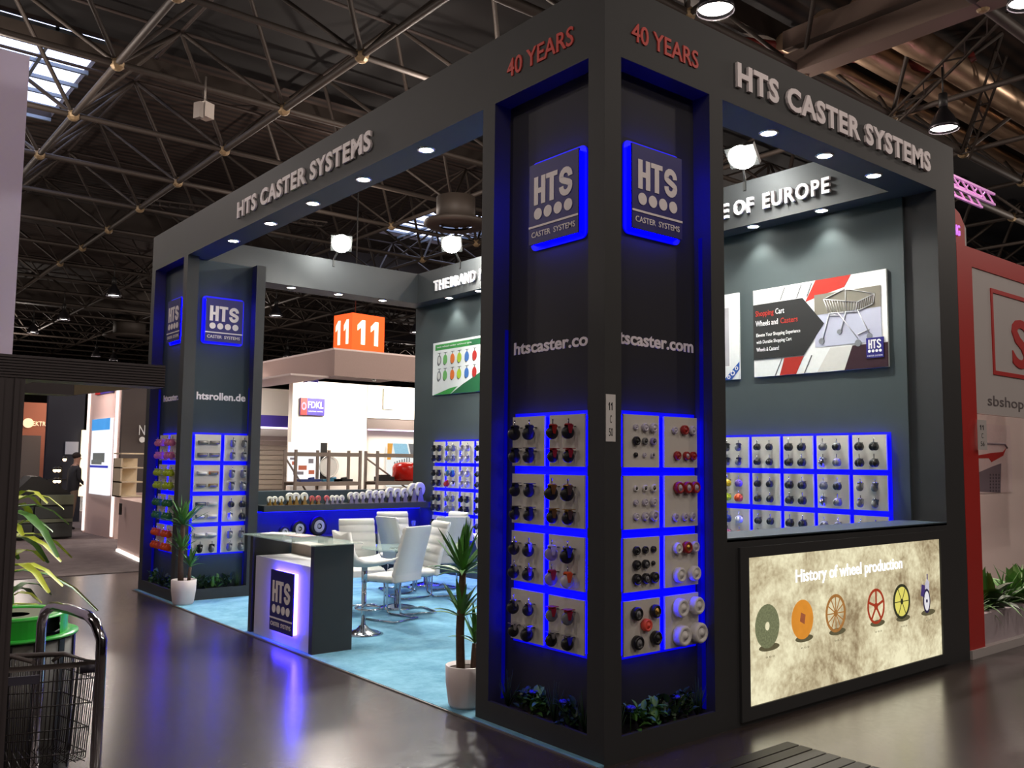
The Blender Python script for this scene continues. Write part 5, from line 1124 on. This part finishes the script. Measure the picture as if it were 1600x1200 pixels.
# glowing display lamps
for k, (px, py) in enumerate(((101, 718), (86, 735), (92, 735), (86, 752), (92, 752))):
    q_ = P(px, py, 19.6); t = thing('display_lamp', ('single upper', 'upper left', 'upper right', 'lower left', 'lower right')[k]+' warm glowing lamp of the product display', 'lamp', q_, 0, 'warm display lamps')
    MB().sphere((0, 0, 0), .045, 8).part('bulb', mat('amber_bulb', (255, 200, 130), .5, emit=6, emit_rgb=(1, .72, .4), var=0), t); MB().lathe([(.06, .02), (.05, .07), (0, .09)], n=12).part('shade', DARKM, t)
q0 = P(82, 741, 19.6); o = thing('lamp_rack', 'dark tiered rack holding the warm glowing display lamps', 'rack', (q0.x+.2, 19.7, 0))
for z in (1.15, .9, .0): MB().box(-.3, .25, -.1, .15, z+.0, z+.03).part('tier', DARKM, o)
MB().box(-.03, .03, -.02, .02, 0, 1.5).box(.2, .26, -.02, .02, 0, 1.5).part('post', DARKM, o)
# modular counter
mc = thing('modular_counter', 'dark modular counter with grey green panels, behind the palm leaves', 'counter', (.55, 16.6, 0)); Om = (.55, 16.6, 0)
MB().box(-.2, 1.13, 16.75, 17.8, .03, .92).part('counter_core', mat('charcoal_core', (44, 46, 46), .6), mc, Om)
MP = [mat('olive_panel', (110, 116, 96), .5), mat('charcoal_panel', (58, 62, 60), .5), mat('mauve_grey_panel', (96, 88, 90), .5)]
for k, (x0, x1, z0, z1, m_) in enumerate(((-.18, .48, .72, .9, 2), (.5, 1.12, .72, .92, 0), (-.19, .37, .44, .68, 1), (.4, 1.12, .44, .68, 1), (-.19, .37, .36, .43, 0), (.4, 1.12, .36, .43, 0), (-.19, .37, .06, .34, 1), (.4, 1.12, .06, .34, 1))):
    MB().box(x0, x1, 16.7, 16.75, z0, z1).part('panel', MP[m_], mc, Om)
MB().poly([(-.2, .92), (.05, .98), (.35, 1.3), (.5, 1.3), (1.1, .95), (1.1, .92)], 16.9, 17.7).part('sloped_hood', DARKM, mc, Om)

# ---------------- person far left
def person(loc, rz, lb):
    t = thing('person', lb, 'person', loc, rz)
    me = bpy.data.meshes.new('body'); V = []; Eg = []; R_ = []
    def v(p, r, par=None):
        V.append(p); R_.append(r)
        if par is not None: Eg.append((par, len(V)-1))
        return len(V)-1
    pel = v((0, 0, .95), .15); ch_ = v((.02, 0, 1.18), .15, pel); sh_ = v((.05, 0, 1.42), .13, ch_); nk = v((.07, 0, 1.53), .055, sh_)
    hd = v((.08, 0, 1.66), .095, nk); v((.085, 0, 1.76), .08, hd)
    for s in (-1, 1):
        a = v((.05, s*.18, 1.43), .065, sh_); b = v((.04, s*.24, 1.18), .045, a); c = v((.22, s*.2, 1.03), .035, b); v((.3, s*.17, 1.03), .03, c)
        h_ = v((0, s*.1, .88), .09, pel); k_ = v((.04 if s > 0 else -.02, s*.11, .5), .06, h_); an = v((.0 if s > 0 else -.08, s*.11, .09), .04, k_); v((.14 if s > 0 else .06, s*.12, .045), .035, an)
    me.from_pydata(V, Eg, []); o = bpy.data.objects.new('body', me); COL.objects.link(o); o.parent = t
    mo = o.modifiers.new('skin', 'SKIN'); 
    for i, r_ in enumerate(R_): me.skin_vertices[0].data[i].radius = (r_, r_)
    me.skin_vertices[0].data[0].use_root = True
    o.modifiers.new('sub', 'SUBSURF').levels = 1; o.modifiers['sub'].render_levels = 2
    me2 = bpy.data.meshes.new_from_object(o.evaluated_get(bpy.context.evaluated_depsgraph_get())); bpy.data.objects.remove(o)
    dk, tn, sk = mat('dark_jacket', (34, 34, 40), .8), mat('tan_trousers', (120, 104, 88), .8), mat('skin_tone', (190, 150, 130), .6)
    for m_ in (dk, tn, sk, BLACKP): me2.materials.append(m_)
    for f in me2.polygons:
        z = f.center.z; f.use_smooth = True
        f.material_index = 2 if z > 1.5 or (f.center.x > .24 and z > .9) else 0 if z > .93 else 1 if z > .12 else 3
    link('body', me2, t)
    MB().sphere((.06, 0, 1.73), .1, 14, (1, .9, .85)).part('hair', mat('dark_hair', (40, 30, 26), .8), t)
    MB().sphere((.17, 0, 1.66), .014, 6).part('nose', sk, t)
    return t
q_ = at_floor(117, 806); dpt = (q_-CAM).dot(FW)
person((1.62, 19.0, .01), 0.2, 'standing person in dark jacket and tan trousers between the lamps and the lit totem')

# ================================================================== LEFT FOREGROUND: portal, wall panel, palm, bin, basket stand
pt = thing('black_portal_frame', 'dark portal frame with ribbed beam at the left edge of the photo', 'frame', (-3.0, 0, 0)); Op = (-3.0, 0, 0)
DP = mat('anthracite_profile', (78, 72, 74), .45, .2, var=.05)
MB().box(-3.14, -3.0, .0, .14, 0, 1.985).part('post', DP, pt, Op)
for k in range(3): MB().box(-3.135+k*.05, -3.12+k*.05, -.008, 0, 0, 1.985).part('post_ridge', DP, pt, Op)
MB().box(-4.6, -2.5, 0, .14, 1.985, 2.072).part('beam', DP, pt, Op)
for k in range(8): MB().box(-4.6, -2.5, -.004, 0, 1.989+k*.0105, 1.995+k*.0105).part('beam_rib', DP, pt, Op)
MB().box(-2.95, -2.72, .5, .62, 1.967, 2.07).box(-3.1, -2.95, .14, .62, 1.985, 2.07).part('cross_beam', DP, pt, Op)
MB().poly([(-2.719, 1.967), (-2.719, 2.03), (-2.47, 2.03), (-2.47, 2.012)], .5, .6).part('tan_soffit', mat('tan_panel', (110, 98, 76), .6), pt, Op)
wp = MB().box(-7, -2.36, 4.0, 4.1, 0, 4.84).part('stand_wall_panel', mat('lilac_white', (205, 190, 212), .6, var=.02), None, (-4.5, 4, 0), (-4.5, 4, 0)); tag(wp, 'tall plain lilac-lit white wall panel at the upper left edge of the photo', 'wall panel')
# palm behind the post
pm = thing('palm_plant', 'palm with arching yellow green leaves behind the dark post', 'plant', (-2.56, 2.91, 0)); rr = random.Random(5)
MB().lathe([(0, 0), (.16, 0), (.2, .35), (.19, .35), (.17, .32), (0, .32)], n=24).part('pot', DARKM, pm)
for (z0, n) in ((.72, 16), (.95, 15), (1.15, 16), (1.33, 15)):
    for k in range(n):
        az = k*math.tau/n+z0; 
        L = rr.uniform(.5, .68); d = Vector((math.cos(az), math.sin(az), 0)); el = rr.uniform(.3, 1.1)
        pts = [Vector((0, 0, z0))+d*L*f*math.cos(el)+Vector((0, 0, L*f*math.sin(el)-L*.75*f*f)) for f in (0, .25, .5, .75, 1)]
        mb = MB(); rows = []; sd = Vector((-d.y, d.x, 0))
        for f, p_ in zip((0, .25, .5, .75, 1), pts): ww = .012+.028*math.sin(math.pi*min(.97, f+.05)); rows.append([mb.bm.verts.new(p_-sd*ww), mb.bm.verts.new(p_+Vector((0, 0, -.008))), mb.bm.verts.new(p_+sd*ww)])
        for i in range(4):
            for j in range(2): mb._f([rows[i][j], rows[i][j+1], rows[i+1][j+1], rows[i+1][j]]).smooth = True
        mb.part('leaf', LEAF_Y if k % 3 else LEAF, pm)
MB().tube([(0, 0, .3), (.01, 0, .7), (0, 0, 1.31)], .02, 6).part('stem', BARK, pm)
# green bin
bn = thing('round_waste_bin', 'round waste bin with green top behind the wire baskets', 'bin', (-2.633, 2.012-.75, 0))
p_ = at_floor(20, 959, .85); bn.location = (p_.x, p_.y, 0)
dbn = (Vector((p_.x, p_.y, .85))-CAM).dot(FW); k_ = dbn/1391*1.0
R1 = 94*k_; R2 = 78*k_
MB().lathe([(0, 0), (R1*.95, 0), (R1*.95, .74), (0, .74)], n=40).part('bin_body', mat('bin_grey', (70, 68, 62), .6), bn)
for k in range(14):
    a = k*math.tau/14; MB().box(-.02, .02, -.006, .006, .03, .73).rot(a+math.pi/2).part('body_slot', BLACKP, bn, None, (R1*.95*math.cos(a), R1*.95*math.sin(a), 0))
MB().lathe([(R2*.9, .74), (R1, .74), (R1, .752), (R2, .752)], n=40).part('green_flange', GREENB, bn)
for k in range(5):
    a0 = k*math.tau/5+.5; mb = MB(); n_ = 8; rows = []
    for i in range(n_+1):
        a = a0+i/n_*.85; rows.append([mb.bm.verts.new((R2*math.cos(a), R2*math.sin(a), z)) for z in (.752, .852)])
    for i in range(n_): mb._f([rows[i][0], rows[i+1][0], rows[i+1][1], rows[i][1]])
    mb.part('green_collar', GREENB, bn)
MB().lathe([(R2*.85, .76), (R2*.85, .84)], n=30).part('inner_liner', BLACKP, bn)
MB().lathe([(R2*.72, .842), (R2*.75, .856), (R2*1.01, .856), (R2*1.01, .846)], n=40).part('green_top_ring', GREENB, bn)
MB().lathe([(R2*.3, .845), (R2*.72, .85)], n=30).part('top_insert', mat('bin_insert', (120, 124, 104), .5), bn)
# wire basket stack with chrome handle
def dep(px, py, d): r = RT*((px-800)/F_PX)-UP*((py-600)/F_PX)+FW; return CAM+r*d
B1, B2, B3, B4 = dep(151, 1037, 3.94), dep(100, 1025, 4.12), dep(-40, 1027, 4.02), dep(-60, 1050, 3.72)
zr = (B1.z+B2.z+B3.z+B4.z)/4
for b in (B1, B2, B3, B4): b.z = zr
wbk = thing('wire_basket_stand', 'grey wire shopping basket on a stand at the lower left edge, with chrome hoop', 'basket', ((B1.x+B3.x)/2, (B1.y+B3.y)/2, 0)); Ob = wbk.location.copy()
RM = mat('basket_rim', (96, 88, 86), .5, .3); WR = mat('basket_wire', (46, 40, 40), .45, .5)
MB().tube([B1, B2, B3, B4], .012, 8, True).part('rim', RM, wbk, Ob)
dn = Vector((0, 0, -.42)); cen = (B1+B2+B3+B4)/4
low = [b.lerp(Vector((cen.x, cen.y, zr)), .1)+dn for b in (B1, B2, B3, B4)]
mb = MB(); top = [B1, B2, B3, B4]
for i in range(4):
    a, b, c, d = top[i], top[(i+1) % 4], low[i], low[(i+1) % 4]; n_ = max(8, int((a-b).length/.018))
    for k in range(n_+1): f = k/n_; t_, l_ = a.lerp(b, f), c.lerp(d, f); mb.tube([t_, t_.lerp(l_, .85), t_.lerp(l_, .96)+(cen-t_)*.02*Vector((1, 1, 0)).length*0, l_+(Vector((cen.x, cen.y, l_.z))-l_)*.12], .0022, 4)
    for g in (.15, .4, .65, .9): mb.tube([a.lerp(c, g), b.lerp(d, g)], .003, 4)
for k in range(14): f = k/13; mb.tube([low[0].lerp(low[3], f), low[1].lerp(low[2], f)], .0025, 4)
tag(mb.part('wire_mesh', WR, wbk, Ob), kind='stuff')
MB().tube([B1.lerp(B4, .0)+Vector((0, 0, -.02)), B1.lerp(B4, .13)+Vector((0, 0, -.02))], .02, 6).part('handle_grip', mat('dark_blue_grip', (52, 48, 64), .5), wbk, Ob)
B5 = B2.lerp(B1, .4); MB().tube([B2, B2.lerp(B3, .13)+Vector((0, 0, -.03))], .008, 6).part('folded_handle', RM, wbk, Ob)
# second nested rim
i1, i2 = dep(52, 1040, 3.95), dep(20, 1028, 4.05); i1.z = i2.z = zr-.0; MB().tube([i1, i2, i2+(B3-B2)*.4], .01, 8).part('inner_rim', RM, wbk, Ob)
MB().box(-.06, .06, -.005, .005, -.035, .0).part('label_plate', mat('label_grey', (70, 68, 82), .5), wbk, None, B4.lerp(B1, .45)+Vector((0, -.0, -.03))-Ob, math.atan2((B1-B4).y, (B1-B4).x))
hp = [dep(161, 1300, 3.85), dep(160, 1100, 3.85), dep(161, 1030, 3.85), dep(159, 1000, 3.86), dep(150, 975, 3.89), dep(138, 962, 3.94), dep(112, 953, 4.1), dep(90, 948, 4.26), dep(80, 948, 4.32), dep(70, 957, 4.34), dep(65, 972, 4.35), dep(63, 1000, 4.35), dep(62, 1100, 4.35), dep(60, 1180, 4.35)]
for k in (0, 1, 2): hp[k].x, hp[k].y = hp[3].x, hp[3].y
for k in (11, 12, 13): hp[k].x, hp[k].y = hp[10].x, hp[10].y
hp[0].z = hp[13].z = .02
MB().tube(hp, .023, 14).part('chrome_hoop', CHROME, wbk, Ob)
MB().tube([Vector((hp[0].x, hp[0].y, .04)), Vector((hp[0].x, hp[0].y, .04))+(B4-B1)*1.0, Vector((hp[13].x, hp[13].y, .04))+(B4-B1)*1.0, Vector((hp[13].x, hp[13].y, .04))], .015, 8).part('base_frame', CHROME, wbk, Ob)
for k in range(4):
    pz = [Vector((hp[0].x, hp[0].y, 0)), Vector((hp[13].x, hp[13].y, 0))][k % 2]+(B4-B1)*(1.0 if k > 1 else 0.02); pz.z = .03; MB().cyl(pz+Vector((-.012, 0, 0)), pz+Vector((.012, 0, 0)), .03, n=12).part('wheel', BLACKP, wbk, Ob)

# ================================================================== RIGHT: RED STAND
rs = thing('red_exhibition_stand', 'red and white stand at the right edge with boxed logo and pink lit wall', 'exhibition stand', (5.6, .5, 0)); Or = (5.6, .5, 0)
MB().box(4.565, 4.87, .0, .3, .075, 3.75).part('red_column', RED_W, rs, Or)
MB().box(4.87, 9, .0, .3, 3.57, 3.75).part('red_header', RED_W, rs, Or)
MB().poly([(4.565, 3.75), (4.79, 3.75), (4.79, 3.96), (4.7, 4.05), (4.565, 4.1)], .02, .3).part('red_tower', RED_W, rs, Or)
MB().poly([(4.79, 3.75), (4.82, 3.75), (4.82, 3.93), (4.79, 3.96)], .02, .3).part('white_edge', GREYW, rs, Or)
MB().box(4.86, 9, .01, .06, 2.19, 3.57).part('white_sign_panel', GREYW, rs, Or)
MB().box(4.86, 14, 1.4, 1.5, 0, 2.7).part('lit_back_wall', PINKW, rs, Or)
MB().box(4.565, 9, -.02, .3, 0, .075).part('plinth', GREYW, rs, Or)
RO = mat('red_outline', (196, 52, 50), .5)
MB().box(5.27, 5.31, -.0, .01, 2.58, 3.42).box(5.31, 8.0, 0, .01, 3.38, 3.42).box(5.31, 8.0, 0, .01, 2.58, 2.62).part('logo_outline', RO, rs, Or)
text('SB', .95, .5, RO, rs, Vector((6.2, .01, 2.93))-Vector(Or), bold=.02, depth=.01, name='lettering')
text('sbshoppingbasket', 2.1, .13, mat('grey_text', (110, 102, 104), .5), rs, Vector((6.18, .01, 2.31))-Vector(Or), depth=.004, name='lettering')
text('NG', .12, .1, mat('violet_letter', (220, 130, 255), .5, emit=.8), rs, Vector((4.62, .02, 3.88))-Vector(Or), depth=.01, name='lettering')
tag(MB().box(4.95, 9, .04, .3, .075, .35).part('planter_box', mat('grey_white_planter', (190, 178, 184), .5), None, (6.9, .15, 0), (6.9, .15, 0)), 'low greyish white planter box along the red stand', 'planter')
light('AREA', 'red_stand_light', (6.0, .8, 2.15), 34, (1, .78, .72), .5, (6.2, 1.4, 1.2))
bp_ = thing('basket_poster', 'picture of a grey and red shopping basket on the pink lit wall', 'poster', (5.75, 1.4, 1.6))
q0, q1 = P(1526, 730, 1.4), P(1558, 770, 1.4)
def rel(px, py): q = P(px, py, 1.4); return q.x-5.75, q.z-1.6
mb = MB(); mb.poly([rel(1525, 712), rel(1547, 708), rel(1566, 706), rel(1571, 700), rel(1566, 712), rel(1548, 722), rel(1544, 716), rel(1526, 716)], -.012, -.008); mb.part('red_rim_print', RED_W, bp_)
MB().poly([rel(1528, 738), rel(1549, 729), rel(1563, 724), rel(1562, 770), rel(1530, 768)], -.011, -.008).part('grey_basket_print', mat('basket_grey_print', (130, 118, 128), .5), bp_)
MB().box(rel(1520, 680)[0], rel(1578, 680)[0], -.008, 0, rel(1560, 770)[1], rel(1560, 664)[1]).part('backing', mat('poster_pink_white', (232, 214, 212), .5), bp_)
MB().tube([(rel(1540, 693)[0], -.015, rel(1540, 693)[1]), (rel(1568, 694)[0], -.015, rel(1568, 694)[1]), (rel(1572, 700)[0], -.015, rel(1572, 700)[1])], .012, 6).part('handle_print', MATS['basket_grey_print'], bp_)
mb = MB()
for i in range(4):
    for j in range(6): x, z = rel(1546+i*4.5, 742+j*5); mb.box(x-.012, x+.012, -.014, -.008, z-.01, z+.012)
mb.part('grille_print', mat('grille_dark_print', (80, 70, 80), .5), bp_)
LB = [leaf_mesh(.2, .09, d, m, 5) for d, m in ((.1, LEAF), (.5, LEAF_D), (.8, LEAF))]; LT = [leaf_mesh(.26, .02, d, m, 5) for d, m in ((.3, LEAF), (.8, LEAF_D), (1.3, LEAF))]
for k in range(9):
    x = 5.08+k*.3; rr = random.Random(k+50)
    t = thing('leafy_plant', 'broad leaved green plant, %s from the left in the long planter of the red stand' % ORD[k], 'plant', (x, .17, .35), 0, 'plants in the long planter')
    rosette(t, (0, 0, 0), 16, rr, -.2, 1.4, (1.0 if k < 1 else 1.7), LB if k % 2 or k > 3 else LT)
    rosette(t, (.08, 0, .02), 12, rr, -.3, 1.2, (1.0 if k < 1 else 1.5), LT)
# lighting truss behind the red stand, its pink light put into colour and glow
q0 = P(1490, 275, 4.0); q1 = P(1552, 268, 4.0)
lt = thing('lighting_truss', 'pink lit horizontal lattice truss behind the right end of the fascia', 'truss', (q0.x, 4.0, q0.z)); TP = mat('truss_pink_glow', (230, 170, 225), .4, .3, emit=.12, emit_rgb=(.8, .35, .9))
L_ = (q1.x-q0.x)+.0
for (yy, zz) in ((0, 0), (0, -.22), (.25, 0), (.25, -.22)): MB().bar((-1.2, yy, zz+.0), (L_, yy, zz), .045).part('chord', TP, lt)
mb = MB()
for k in range(8):
    a, b = -1.2+k*(L_+1.2)/8, -1.2+(k+1)*(L_+1.2)/8; mb.bar((a, 0, 0), (b, 0, -.22), .025); mb.bar((a, .25, 0), (b, .25, -.22), .025); mb.bar((a, 0, 0), (b, .25, 0), .025)
mb.part('lacing', TP, lt)

# floor trench cover at the lower right
tc_ = thing('floor_grating', 'slatted trench cover set in the dark floor at the lower right', 'grating', (.6, -.75, 0))
SL = mat('slat_dark', (34, 29, 26), .5, .0, var=.15, spec=.3)
for k in range(9): MB().box(-.7+.07*(k % 2), .62, -.44+k*.093, -.36+k*.093, 0, .004).part('slat', SL, tc_)
# speaker box hanging in the truss
q_ = CAM+(RT*((320-800)/F_PX)-UP*((168-600)/F_PX)+FW)*19.5
sb = thing('loudspeaker', 'small white box hanging under the roof truss at the upper left', 'speaker', q_, .4)
MB().box(-.1, .16, -.12, .12, -.24, .1).part('housing', mat('off_white_metal', (200, 190, 180), .5), sb); MB().box(-.22, -.12, -.1, .1, -.3, .05).part('bracket', STEEL, sb); MB().cyl((0, 0, .1), (0, 0, .7), .02, n=6).part('hanger', STEEL, sb)
# round air diffuser under the truss
for (px, py, d_, R_, lb) in ((712, 348, 24, .62, 'round air diffuser drum under the roof, left of the corner pillar'), (202, 525, 55, 1.1, 'far round air diffuser ring above the black portal beam')):
    q_ = CAM+(RT*((px-800)/F_PX)-UP*((py-600)/F_PX)+FW)*d_; t = thing('air_diffuser', lb, 'diffuser', q_); 
    MB().lathe([(R_*1.0, 0), (R_*1.35, .02), (R_*1.4, -.06), (R_*1.2, -.12), (R_*.7, -.1)], n=28).part('ring', TRUSS, t); MB().cyl((0, 0, 0), (0, 0, R_*1.1), R_*.85, n=24).part('drum', TRUSS, t)

p = at_floor(640, 1207); o = MB().box(-.06, .06, -.04, .04, 0, .002).part('paper_scrap', WHITE, None, None, (p.x, p.y, 0), .6); tag(o, 'small white paper scrap on the dark floor at the bottom edge', 'paper')
